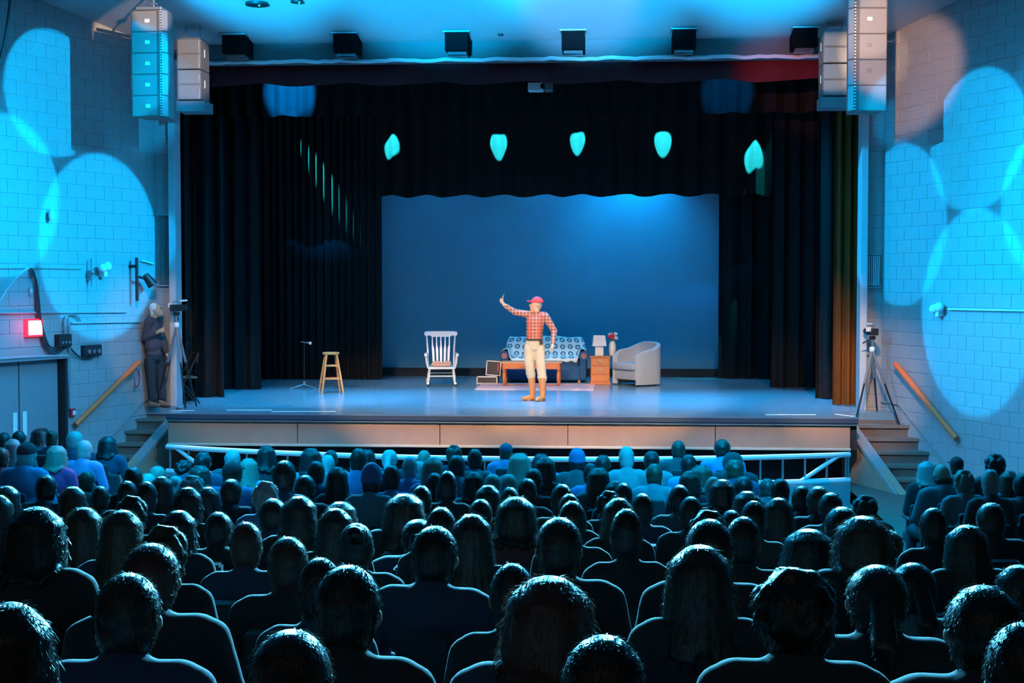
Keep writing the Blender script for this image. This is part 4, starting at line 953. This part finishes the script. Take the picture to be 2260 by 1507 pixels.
# ================================================================== CAMERA OPERATOR by the pier
OPL = V((onY(347, 880, 1.18).x, 1.18, SZ))
def QQ(zx, zy, dy=0.0): return onY(zx / 3.588, 640 + zy / 3.588, 1.18) - OPL + V((0, dy, 0))
op = thing('person', 'camera operator in dark jacket standing at the top of the dark steps', 'person', OPL)
HAIRW = mat('white_hair', (.72, .70, .68), .6); JK = mat('dark_plum_jacket', (.075, .05, .065), .85, var=.2); TR = mat('dark_trousers', (.02, .025, .035), .85)
hc = QQ(1238, 158); sh = QQ(1205, 245); el, wr, ha = QQ(1168, 375, -.12), QQ(1265, 335, -.16), QQ(1300, 318, -.17); el2, wr2, ha2 = QQ(1275, 390, .12), QQ(1300, 490, .1), QQ(1312, 525, .1)
M3 = (0, R(-28), 0)
pb = [('e', hc, (.098, .076, .112), M3), ('e', hc + V((.035, 0, -.055)), (.07, .058, .06), M3), ('c', hc + V((.10, 0, .02)), hc + V((.118, 0, .012)), .012, .015), ('c', hc + V((.1, 0, -.05)), hc + V((.08, 0, -.075)), .022, .03),
      ('e', hc + V((-.01, -.076, -.01)), (.022, .012, .03)), ('c', hc + V((-.02, 0, -.07)), QQ(1200, 235), .058, .066), ('e', QQ(1205, 330), (.13, .15, .18)), ('e', QQ(1215, 460), (.12, .14, .14)), ('e', QQ(1220, 530), (.12, .15, .10)),
      ('c', sh + V((0, -.16, 0)), el, .05, .042), ('c', el, wr, .042, .03), ('c', wr, ha, .03, .033), ('e', ha, (.04, .03, .036)), ('c', sh + V((0, .16, 0)), el2, .05, .042), ('c', el2, wr2, .042, .03), ('c', wr2, ha2, .028, .03), ('e', ha2, (.03, .025, .042)),
      ('c', QQ(1200, 545, -.08), QQ(1210, 700, -.08), .08, .06), ('c', QQ(1210, 700, -.08), QQ(1215, 870, -.06), .055, .042), ('c', QQ(1250, 545, .08), QQ(1258, 700, .08), .08, .06), ('c', QQ(1258, 700, .08), QQ(1275, 865, .06), .055, .042)]
for k in range(4):
    a = ha + V((.02, -.02, .022 - .016 * k)); c = a + V((.032, .0, .006)); pb += [('c', a, c, .0095, .009), ('c', c, c + V((.0, .026, .0)), .009, .0085)]
    a = ha2 + V((.012, -.02 + .014 * k, -.02)); c = a + V((.012, 0, -.034)); pb += [('c', a, c, .0095, .009), ('c', c, c + V((-.014, 0, -.02)), .009, .008)]
pb += [('c', ha + V((.01, -.015, .025)), ha + V((.05, -.015, .05)), .011, .009), ('c', ha2 + V((.02, -.02, .01)), ha2 + V((.045, -.02, -.02)), .011, .009)]
link('body', organic('body', pb, .007, SKIN, 2), op)
jk = [('e', QQ(1205, 325), (.145, .175, .19)), ('e', QQ(1212, 440), (.14, .17, .15)), ('e', QQ(1218, 505), (.135, .165, .07)), ('c', sh + V((0, -.15, 0)), sh + V((0, .15, 0)), .075, .075), ('c', QQ(1195, 232), sh, .078, .09), ('c', sh + V((0, -.17, 0)), el, .072, .062), ('c', el, wr + (el - wr) * .12, .06, .046), ('c', sh + V((0, .17, 0)), el2, .07, .06), ('c', el2, wr2, .058, .045)]
link('jacket', organic('jacket', jk, .011, JK, 3), op)
tr_ = [('e', QQ(1220, 535), (.135, .16, .09)), ('c', QQ(1200, 555, -.08), QQ(1210, 700, -.08), .098, .08), ('c', QQ(1210, 700, -.08), QQ(1215, 855, -.06), .076, .068), ('c', QQ(1250, 555, .08), QQ(1258, 700, .08), .098, .08), ('c', QQ(1258, 700, .08), QQ(1275, 850, .06), .076, .068)]
link('trousers', organic('trousers', tr_, .011, TR, 3), op)
for (x, x2, dy) in ((1205, 1270, -.07), (1268, 1335, .05)):
    a, c = V((QQ(x, 890).x, dy, .05)), V((QQ(x2, 890).x, dy - .04, .038)); link('shoe', organic('shoe', [('c', a + V((0, 0, .03)), a, .052, .048), ('c', a, (a + c) / 2, .047, .045), ('c', (a + c) / 2, c, .044, .034)], .009, mat('brown_shoe', (.22, .12, .08), .6), 2), op)
link('hair', organic('hair', [('e', hc + V((-.028, 0, .025)), (.085, .084, .098), M3), ('e', hc + V((-.05, 0, -.04)), (.05, .07, .06))], .009, HAIRW), op)
MB().tube([hc + V((.085, -.075 + .15 * i / 8, .03 - .0)) + V((.02 * math.sin(math.pi * i / 8), 0, 0)) for i in range(9)], .006, 6).build('glasses', BLKM, op)
tag(link('gadget', MB().box((0, 0, 0), (.03, .05, .10), bev=.008).mesh('gadget', REDP), None, OPL + ha2 + V((.03, -.005, -.03))), 'small red handset in the camera operator lowered hand', 'handset')

# ================================================================== AUDIENCE
# prototypes: seated, facing the stage (+y), floor at z = 0, hips over the origin
HC = V((0, .02, 1.155))
AB = [('e', HC, (.076, .096, .118)), ('e', HC + V((0, .035, -.06)), (.056, .066, .062)), ('c', HC + V((0, .095, -.01)), HC + V((0, .112, -.022)), .011, .014), ('e', HC + V((.078, -.004, -.012)), (.012, .02, .03)), ('e', HC + V((-.078, -.004, -.012)), (.012, .02, .03)),
      ('c', HC + V((0, -.02, -.08)), (0, -.04, 1.0), .056, .066), ('e', (0, -.04, .90), (.15, .1, .17)), ('e', (0, -.02, .70), (.14, .1, .15)), ('e', (0, 0, .56), (.16, .13, .10)), ('c', (-.15, -.04, .985), (.15, -.04, .985), .055, .055)]
for s in (-1, 1):
    AB += [('c', (s * .18, -.04, .97), (s * .23, .02, .72), .046, .04), ('c', (s * .23, .02, .72), (s * .13, .24, .64), .038, .028), ('e', (s * .10, .29, .635), (.035, .045, .025)),
           ('c', (s * .09, .04, .53), (s * .11, .42, .52), .075, .055), ('c', (s * .11, .42, .52), (s * .11, .44, .10), .05, .038), ('c', (s * .11, .42, .05), (s * .12, .58, .04), .04, .034)]
    AB += [('c', (s * .10 + .018 * k - .027, .32, .635), (s * .09 + .014 * k - .021, .375, .62), .009, .008) for k in range(4)] + [('c', (s * .075, .285, .64), (s * .055, .33, .635), .011, .009)]
AJ = [('e', (0, -.04, .89), (.168, .118, .18)), ('e', (0, -.02, .70), (.158, .12, .17)), ('c', (-.145, -.04, .985), (.145, -.04, .985), .07, .07), ('c', (0, -.045, 1.03), (0, -.04, .99), .07, .10)]
for s in (-1, 1): AJ += [('c', (s * .18, -.04, .97), (s * .235, .02, .72), .066, .056), ('c', (s * .235, .02, .72), (s * .14, .22, .645), .055, .042)]
AT = [('e', (0, 0, .565), (.172, .145, .11))]
for s in (-1, 1): AT += [('c', (s * .09, .04, .535), (s * .11, .42, .525), .09, .07), ('c', (s * .11, .42, .525), (s * .11, .44, .12), .066, .055)]
AS = []
SKA = mat('audience_skin', (.38, .24, .18), .6)
A_BODY = organic('body', AB, .011, SKA, 2); A_JACK = organic('jacket', AJ, .013, SEATF, 3); A_TROU = organic('trousers', AT, .016, mat('audience_trousers', (.03, .035, .045), .9), 2)
SH = [('e', HC + V((0, -.012, .022)), (.086, .1, .108)), ('e', HC + V((0, -.035, -.03)), (.08, .078, .09))]
def locks(n, zt, flare, seed, r0=.026):
    rl = random.Random(seed); out = []
    for i in range(n):
        az = R(-205 + 230 * i / (n - 1)); dx, dy = math.cos(az), math.sin(az)      # round the back of the head, ear to ear
        if dy > .25: continue
        pts = [HC + V((dx * .03, dy * .04 - .01, .105)), HC + V((dx * .076, dy * .09 - .012, .06)), HC + V((dx * .09, dy * .10 - .015, -.02)), HC + V((dx * (.088 + flare * .4), dy * .095 - .03, -.11)), V((dx * (.085 + flare), dy * .07 - .085, zt + rl.uniform(-.03, .03)))]
        rr = [r0 * .8, r0, r0 * rl.uniform(.9, 1.15), r0 * rl.uniform(.95, 1.3), r0 * .55]
        out += [('c', pts[j], pts[j + 1], rr[j], rr[j + 1]) for j in range(4)]
    return out
LG = SH + locks(13, .93, .035, 2) + [('e', (0, -.07, 1.06), (.085, .05, .10))]
rnd = random.Random(9); CU = list(SH)
for k in range(70):
    d_ = V((rnd.gauss(0, 1), rnd.gauss(-.35, 1), rnd.gauss(.25, 1))).normalized()
    if d_.y > .45 or d_.z < -.75: continue
    CU.append(('e', HC + V((d_.x * .086, d_.y * .09 - .02, d_.z * .105 + .005)), (rnd.uniform(.022, .034),) * 3))
BN = SH + [('e', HC + V((0, -.10, .09)), (.045, .045, .042))]
PT = SH + [('c', HC + V((0, -.10, .03)), (0, -.17, 1.06), .034, .038), ('c', (0, -.17, 1.06), (0, -.15, .93), .036, .016)]
BD = [('e', HC + V((0, -.03, -.045)), (.082, .075, .05))]
BB = SH + locks(13, 1.03, .015, 5)
def strands(me, n, seed, ln=.02):
    rs = random.Random(seed); nv = len(me.polygons); pos = []; fc = []
    for _ in range(n):
        pl_ = me.polygons[rs.randrange(nv)]; c = pl_.center.copy(); nn = pl_.normal.copy()
        down = V((0, -.3, -1)); tg = (down - nn * down.dot(nn)); tg = tg.normalized() if tg.length > .1 else V((rs.uniform(-1, 1), -1, 0)).normalized()
        d_ = (tg + nn * rs.uniform(.15, .55) + V((rs.uniform(-.3, .3), rs.uniform(-.3, .3), 0))).normalized(); w = d_.cross(nn).normalized() * .0012; L = ln * rs.uniform(.5, 1.4)
        o = len(pos); pos += [c + w, c - w, c + nn * .002 + d_ * L * .6, c + d_ * L]; fc += [(o, o + 2, o + 3), (o, o + 1, o + 2), (o + 1, o + 3, o + 2)]
    b = bmesh.new(); b.from_mesh(me); vs = [b.verts.new(p_) for p_ in pos]; b.verts.index_update()
    for f in fc: b.faces.new([vs[i] for i in f]).smooth = True
    b.to_mesh(me); b.free(); return me
HAIRM = dict(bob=organic('hair', BB, .011, BLKM), short=organic('hair', SH, .010, BLKM), long=organic('hair', LG, .011, BLKM), curly=organic('hair', CU, .010, BLKM, 1), bun=organic('hair', BN, .010, BLKM), tail=organic('hair', PT, .010, BLKM), bald=organic('hair', BD, .010, BLKM))
for i_, (k_, m_) in enumerate(sorted(HAIRM.items())): strands(m_, 1500 if k_ in ('long', 'bob') else 1100, i_, .026 if k_ in ('long', 'bob') else .016)
HOOD = organic('hood', [('e', HC + V((0, -.03, .012)), (.105, .115, .128)), ('c', HC + V((0, -.05, -.08)), (0, -.08, 1.0), .095, .12)], .012, SEATF)
BEAN = organic('beanie', [('e', HC + V((0, -.012, .04)), (.094, .108, .112)), ('e', HC + V((0, -.012, .012)), (.099, .114, .04))], .009, SEATF)
CAPM = organic('cap', [('e', HC + V((0, -.01, .05)), (.09, .108, .085)), ('b', HC + V((0, .13, .045)), (.13, .12, .014)), ('e', HC + V((0, -.01, .135)), (.012, .012, .008))], .008, SEATF, 2)
hairc = [mat('hair_black', (.008, .007, .007), .36), mat('hair_dark_brown', (.022, .014, .010), .36), mat('hair_brown', (.05, .03, .018), .38), mat('hair_auburn', (.07, .025, .018), .38), mat('hair_blond', (.24, .20, .16), .42), mat('hair_grey', (.30, .29, .29), .45)]
for m_ in hairc:      # fine strands: stretched noise relief
    nt, b = nodes(m_); tc = nt.nodes.new('ShaderNodeTexCoord'); mp = nt.nodes.new('ShaderNodeMapping'); mp.inputs['Scale'].default_value = (1, 1, .12)
    nz = nt.nodes.new('ShaderNodeTexNoise'); nz.inputs['Scale'].default_value = 160; bp = nt.nodes.new('ShaderNodeBump'); bp.inputs['Strength'].default_value = .5; bp.inputs['Distance'].default_value = .006
    nt.links.new(tc.outputs['Object'], mp.inputs['Vector']); nt.links.new(mp.outputs['Vector'], nz.inputs['Vector']); nt.links.new(nz.outputs['Fac'], bp.inputs['Height']); nt.links.new(bp.outputs['Normal'], b.inputs['Normal'])
HN = ['black', 'dark', 'brown', 'auburn', 'fair', 'grey']
jackc = [mat('cloth_black', (.02, .021, .024), .9, sheen=.1), mat('cloth_navy', (.025, .04, .08), .9, sheen=.1), mat('cloth_charcoal', (.06, .062, .068), .9, sheen=.1), mat('cloth_blue', (.10, .20, .38), .9), mat('cloth_teal', (.06, .16, .18), .9), mat('cloth_wine', (.14, .03, .04), .9), mat('cloth_grey', (.20, .21, .22), .9)]
PINKJ = mat('cloth_pink', (.75, .04, .16), .8)
# theatre seat prototype
def seat_back():
    b = bmesh.new(); bmesh.ops.create_cube(b, size=1)
    for v in b.verts: v.co = V((v.co.x * .44, v.co.y * .075, v.co.z * .50))
    bmesh.ops.bevel(b, geom=[e for e in b.edges if abs(e.verts[0].co.x - e.verts[1].co.x) < .01 and abs(e.verts[0].co.z - e.verts[1].co.z) < .01 and e.verts[0].co.z > 0], offset=.12, segments=5, affect='EDGES')
    bmesh.ops.bevel(b, geom=[e for e in b.edges if e.calc_face_angle(0) > .9], offset=.012, segments=2, affect='EDGES')
    me = bpy.data.meshes.new('backrest'); b.to_mesh(me); b.free(); me.materials.append(SEATF)
    for p_ in me.polygons: p_.use_smooth = True
    me.set_sharp_from_angle(angle=R(40)); return me
S_BACK = seat_back(); S_SEAT = MB().box((0, .0, .385), (.42, .42, .11), bev=.03).mesh('seat', SEATF, True)
S_ARM = MB().box((0, -.02, .61), (.04, .34, .035), bev=.012).mesh('armrest', SEATM, True)
S_LEG = MB().box((0, -.06, .165), (.3, .06, .33)).box((0, -.06, .012), (.36, .18, .024)).mesh('pedestal', SEATM)
S_STD = MB().box((0, -.1, .36), (.03, .06, .49)).mesh('arm_support', SEATM)
# row, x, head height, head scale, hair, picture column, picture line
AUD = [
(0,-6.22,1.13,1.15,'long',90,944),
(1,-6.35,1.16,0.96,'short',8,955),
(1,-5.71,1.19,0.88,'short',114,950),
(2,-5.77,1.28,0.94,'short',40,951),
(2,-5.07,1.28,1.15,'short',163,952),
(2,-4.65,1.22,1.0,'long',238,962),
(2,-1.44,1.09,0.85,'long',810,991),
(2,-0.75,1.08,0.86,'short',936,993),
(2,0.24,1.17,0.91,'cap',1117,979),
(2,2.3,1.22,0.94,'short',1498,973),
(2,2.82,1.24,1.1,'short',1594,969),
(3,-5.46,1.28,0.85,'long',28,968),
(3,-4.61,1.27,1.0,'short',186,972),
(3,-3.44,1.05,0.92,'curly',403,1015),
(3,-2.86,1.17,1.03,'short',513,993),
(3,-1.71,1.18,0.91,'short',729,993),
(3,-1.03,1.19,1.03,'short',860,993),
(3,-0.29,1.25,0.85,'curly',1001,981),
(3,0.71,1.16,1.08,'short',1195,1001),
(3,1.41,1.15,0.99,'short',1330,1003),
(3,1.96,1.2,1.01,'short',1439,996),
(3,2.87,1.19,1.15,'hood',1618,999),
(3,5.35,1.16,0.85,'cap',2112,1008),
(4,-5.21,1.27,0.93,'short',3,988),
(4,-4.58,1.3,1.0,'long',125,984),
(4,-3.46,1.08,1.04,'short',346,1028),
(4,-2.95,1.24,1.06,'short',447,997),
(4,-2.24,1.32,0.89,'long',587,983),
(4,-1.57,1.22,0.89,'short',722,1004),
(4,-0.57,1.16,0.97,'short',924,1017),
(4,0.04,1.3,0.91,'short',1048,990),
(4,0.52,1.26,1.02,'long',1147,999),
(4,1.14,1.3,0.97,'beanie',1274,993),
(4,1.67,1.34,0.93,'short',1382,984),
(4,2.33,1.26,0.96,'short',1520,1002),
(4,2.82,1.21,1.12,'short',1622,1014),
(4,4.83,1.21,0.85,'long',2045,1017),
(4,5.53,1.29,1.02,'curly',2195,1002),
(5,-4.55,1.39,1.1,'cap',58,978),
(5,-3.27,1.08,0.98,'short',326,1045),
(5,-2.72,1.17,1.0,'long',440,1028),
(5,-2.21,1.25,0.85,'long',549,1010),
(5,-1.56,1.36,0.97,'long',686,989),
(5,-1.07,1.36,0.97,'short',791,990),
(5,-0.54,1.28,0.89,'short',905,1008),
(5,-0.06,1.3,1.02,'short',1007,1005),
(5,0.47,1.11,0.94,'short',1122,1046),
(5,1.3,1.23,0.85,'short',1303,1021),
(5,1.94,1.23,0.95,'short',1444,1022),
(5,2.41,1.22,1.0,'long',1548,1027),
(5,3.07,1.09,0.9,'short',1695,1057),
(5,4.79,1.26,1.07,'bald',2080,1023),
(5,5.44,1.19,0.85,'long',2228,1039),
(6,-3.58,1.18,0.85,'short',190,1040),
(6,-2.7,1.14,0.87,'short',386,1050),
(6,-2.14,1.28,1.09,'cap',512,1020),
(6,-1.32,1.3,0.94,'short',698,1017),
(6,-0.7,1.21,0.96,'short',838,1040),
(6,-0.19,1.35,0.91,'long',955,1007),
(6,0.38,1.19,0.95,'short',1087,1047),
(6,0.88,1.36,0.9,'long',1203,1007),
(6,1.39,1.26,0.94,'long',1322,1031),
(6,2.25,1.24,0.9,'long',1523,1039),
(6,2.75,1.19,1.04,'short',1640,1050),
(6,4.78,1.27,0.9,'curly',2125,1036),
(6,5.32,1.24,0.93,'short',2258,1045),
(7,-2.81,1.29,0.98,'short',293,1031),
(7,-2.27,1.22,0.97,'curly',424,1048),
(7,-1.44,1.24,0.86,'long',622,1045),
(7,-0.94,1.31,0.85,'long',744,1031),
(7,-0.45,1.33,0.9,'short',863,1027),
(7,0.29,1.28,0.85,'long',1046,1041),
(7,0.82,1.31,0.94,'short',1176,1034),
(7,1.55,1.21,0.85,'long',1358,1060),
(7,2.41,1.25,0.85,'short',1575,1052),
(7,2.99,1.24,0.97,'short',1722,1056),
(7,4.8,1.34,0.85,'short',2187,1035),
(8,-3.26,1.24,1.0,'short',101,1047),
(8,-2.79,1.15,0.85,'short',222,1073),
(8,-2.26,1.24,0.85,'long',358,1052),
(8,-1.67,1.22,1.02,'short',510,1058),
(8,-1.04,1.26,0.99,'short',673,1048),
(8,-0.48,1.35,0.94,'beanie',820,1026),
(8,0.05,1.29,0.85,'short',958,1043),
(8,0.82,1.25,0.91,'short',1164,1057),
(8,1.61,1.22,0.87,'short',1376,1065),
(8,2.42,1.26,0.93,'long',1594,1056),
(8,3.06,1.21,0.9,'short',1768,1073),
(8,3.57,1.14,0.95,'curly',1910,1094),
(9,-2.25,1.23,0.85,'short',280,1061),
(9,-1.61,1.19,0.85,'long',457,1075),
(9,-1.01,1.4,1.02,'short',625,1016),
(9,0.26,1.33,0.85,'short',987,1040),
(9,0.74,1.21,0.85,'short',1125,1075),
(9,1.49,1.19,0.85,'curly',1341,1084),
(9,2.03,1.24,0.92,'short',1500,1069),
(9,2.54,1.2,0.96,'long',1650,1083),
(9,3.07,1.24,0.99,'short',1806,1073),
(10,-2.83,1.22,0.9,'long',14,1072),
(10,-2.34,1.22,0.86,'long',160,1072),
(10,-1.8,1.26,0.85,'short',322,1062),
(10,-0.94,1.27,0.85,'curly',583,1063),
(10,-0.4,1.13,1.03,'long',752,1108),
(10,0.18,1.25,0.85,'short',930,1073),
(10,0.65,1.26,0.85,'long',1078,1070),
(10,1.17,1.27,0.92,'short',1240,1069),
(10,1.73,1.21,0.92,'short',1417,1090),
(10,2.35,1.1,0.85,'short',1616,1125),
(10,3.03,1.23,0.95,'short',1835,1087),
(11,-1.23,1.26,0.85,'long',415,1073),
(11,-0.67,1.19,1.02,'short',600,1099),
(11,0.19,1.23,1.15,'long',893,1088),
(11,0.68,1.2,0.88,'short',1059,1100),
(11,1.25,1.24,0.85,'short',1256,1091),
(11,2.02,1.23,0.87,'short',1523,1097),
(11,2.57,1.23,0.86,'long',1718,1097),
(11,3.25,1.03,1.15,'short',1960,1170),
(11,3.89,1.21,1.02,'short',2190,1110),
(12,-2.11,1.24,0.88,'long',-8,1090),
(12,-1.3,1.24,0.85,'curly',290,1095),
(12,-0.78,1.15,0.93,'short',480,1130),
(12,-0.3,1.25,0.95,'long',660,1095),
(12,0.4,1.12,1.15,'short',922,1145),
(12,0.97,1.26,1.05,'long',1140,1095),
(12,1.56,1.26,0.85,'long',1367,1099),
(12,2.33,1.25,0.87,'short',1665,1106),
(12,2.83,1.22,1.12,'short',1862,1117),
(12,3.34,1.22,0.89,'short',2060,1120),
(13,-1.25,1.22,0.89,'long',185,1118),
(13,-0.74,1.21,0.85,'long',392,1126),
(13,0.09,1.23,0.85,'long',738,1121),
(13,0.64,1.24,0.9,'short',972,1119),
(13,1.32,1.28,0.85,'short',1263,1105),
(13,2.01,1.24,0.9,'curly',1560,1127),
(13,2.52,1.15,1.15,'long',1785,1165),
(13,3.31,1.18,0.97,'long',2135,1158),
(14,-0.73,1.26,0.88,'long',268,1123),
(14,-0.15,1.21,0.85,'short',540,1150),
(14,0.36,1.21,0.94,'short',785,1157),
(14,0.89,1.26,0.86,'long',1043,1135),
(14,1.59,1.29,0.85,'short',1383,1121),
(14,2.11,1.26,0.92,'short',1640,1139),
(14,2.64,1.27,1.15,'long',1905,1138),
(14,3.32,1.06,0.9,'long',2252,1245),
(15,-0.77,1.32,1.07,'long',75,1118),
(15,-0.25,1.25,0.85,'curly',358,1160),
(15,0.25,1.21,0.93,'short',637,1187),
(15,0.83,1.26,1.07,'short',957,1161),
(15,1.32,1.3,1.06,'short',1236,1142),
(15,1.9,1.3,1.08,'short',1567,1145),
(15,2.68,1.14,1.01,'short',2020,1240),
(16,-0.01,1.25,1.12,'short',332,1200),
(16,0.56,1.21,0.85,'short',703,1230),
(16,1.2,1.2,0.86,'short',1128,1243),
(16,1.81,1.27,0.97,'long',1545,1205),
(16,2.38,1.21,1.15,'short',1935,1246),
(17,0.22,1.24,1.03,'short',283,1268),
(17,0.82,1.27,1.04,'short',762,1248),
(17,1.36,1.25,1.08,'long',1212,1270),
(17,2.0,1.28,1.04,'curly',1750,1255),
(17,2.49,1.24,1.13,'short',2170,1297),
(18,0.28,1.27,0.85,'long',20,1330),
(18,0.87,1.22,1.02,'short',640,1395),
(18,1.51,1.22,1.01,'short',1330,1400),
(18,2.34,1.26,0.85,'short',2262,1372),
]
ORD = ['zeroth', 'first', 'second', 'third', 'fourth', 'fifth', 'sixth', 'seventh', 'eighth', 'ninth', 'tenth', 'eleventh', 'twelfth', 'thirteenth', 'fourteenth', 'fifteenth', 'sixteenth', 'seventeenth', 'eighteenth', 'nineteenth']
SPEC = {(125, 984): (4, 'pink', 'fair long-haired person in a bright pink jacket near the dark steps'), (186, 972): (5, 'blue', 'grey short-haired person in a bright blue jacket near the dark steps'),
        (1382, 984): (5, 'grey', 'white-haired person in a pale shirt in front of the pit railing, below the nightstand'), (1436, 1122): (0, 'black', None), (238, 962): (0, 'navy', None), (163, 952): (5, 'navy', None), (512, 1020): (2, 'blue', None), (1444, 1022): (2, 'teal', None), (540, 1210): (2, 'wine', None), (583, 1063): (5, 'blue', None), (386, 1050): (5, 'blue', None), (820, 1026): (1, 'teal', None), (1117, 979): (2, 'blue', None), (1147, 999): (4, 'teal', None), (955, 1007): (4, 'blue', None)}
JN = dict(black=0, navy=1, charcoal=2, blue=3, teal=4, wine=5, grey=6)
HATM = [mat('knit_blue', (.06, .12, .25), .9), mat('knit_red', (.16, .02, .025), .9), mat('cap_grey', (.16, .18, .2), .85), mat('cap_navy', (.03, .05, .09), .85)]
rnd = random.Random(21)
usedrows = sorted({a[0] for a in AUD}); cnt = {}
for (k, x, Hh, hs, ty, px, py) in AUD:
    cnt[k] = cnt.get(k, 0) + 1; ro = ORD[usedrows.index(k) + 1]; so = ORD[cnt[k]]
    Y, Z = ROWY[k], ROWZ[k]
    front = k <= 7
    hcol = rnd.choices(range(6), (3, 4, 4, 1, 2, 3) if front else (6, 5, 2, .6, 0, .12))[0]; jcol = rnd.choices(range(7), (4, 3, 3, 3, 3, .5, 2) if front else (9, 3, .8, 0, .1, .4, 0))[0]  # rows far from the stage weighted dark, putting their shade into the colours
    lab = None; jm = jackc[jcol]
    if (px, py) in SPEC:
        hcol, jn, lab = SPEC[(px, py)]; jm = PINKJ if jn == 'pink' else jackc[JN[jn]]
    hatm = HATM[rnd.randrange(4)] if ty == 'cap' else HATM[0]
    if (px, py) == (1436, 1122): hatm = HATM[1]
    sub = ty
    if ty == 'long' and rnd.random() < .4: sub = 'bob'
    if ty == 'short' and rnd.random() < .10: sub = 'bun' if rnd.random() < .5 else 'tail'
    look = {'short': HN[hcol] + ' short-haired', 'long': HN[hcol] + ' long-haired', 'curly': HN[hcol] + ' curly-haired', 'bob': HN[hcol] + ' bob-haired', 'bun': HN[hcol] + '-haired bun-wearing', 'tail': HN[hcol] + ' ponytailed', 'bald': 'balding', 'cap': 'cap-wearing', 'beanie': 'knit-hatted', 'hood': 'hooded'}[sub]
    pos = f'{so} from the exit-sign side in the {ro} audience row'
    rz = rnd.uniform(-.16, .16)
    P0 = thing('person', lab or f'{look} spectator, {pos}', 'person', (x, Y, Z), rz, 'audience watching the stage')
    P0.scale = (hs, hs, Hh / 1.285)
    def kid(name, me, m):
        o = link(name, me, P0)
        if m is not None: o.material_slots[0].link = 'OBJECT'; o.material_slots[0].material = m
        return o
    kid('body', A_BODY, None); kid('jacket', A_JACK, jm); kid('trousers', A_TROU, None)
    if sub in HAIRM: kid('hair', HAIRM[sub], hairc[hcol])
    elif ty == 'hood': kid('hood', HOOD, jm)
    else:
        kid('hair', HAIRM['short'], hairc[hcol]); kid(ty, BEAN if ty == 'beanie' else CAPM, hatm)
    st = thing('theatre_chair', f'dark theatre seat, {pos}', 'seat', (x, Y, Z), 0, 'theatre seats in rows')
    bk = link('backrest', S_BACK, st, (0, -.245, .655)); bk.rotation_euler = (R(9), 0, 0)
    link('seat', S_SEAT, st); link('pedestal', S_LEG, st)
    for s in (-1, 1):
        ar = link('armrest', S_ARM, st, (s * .213, 0, 0)); link('arm_support', S_STD, ar)
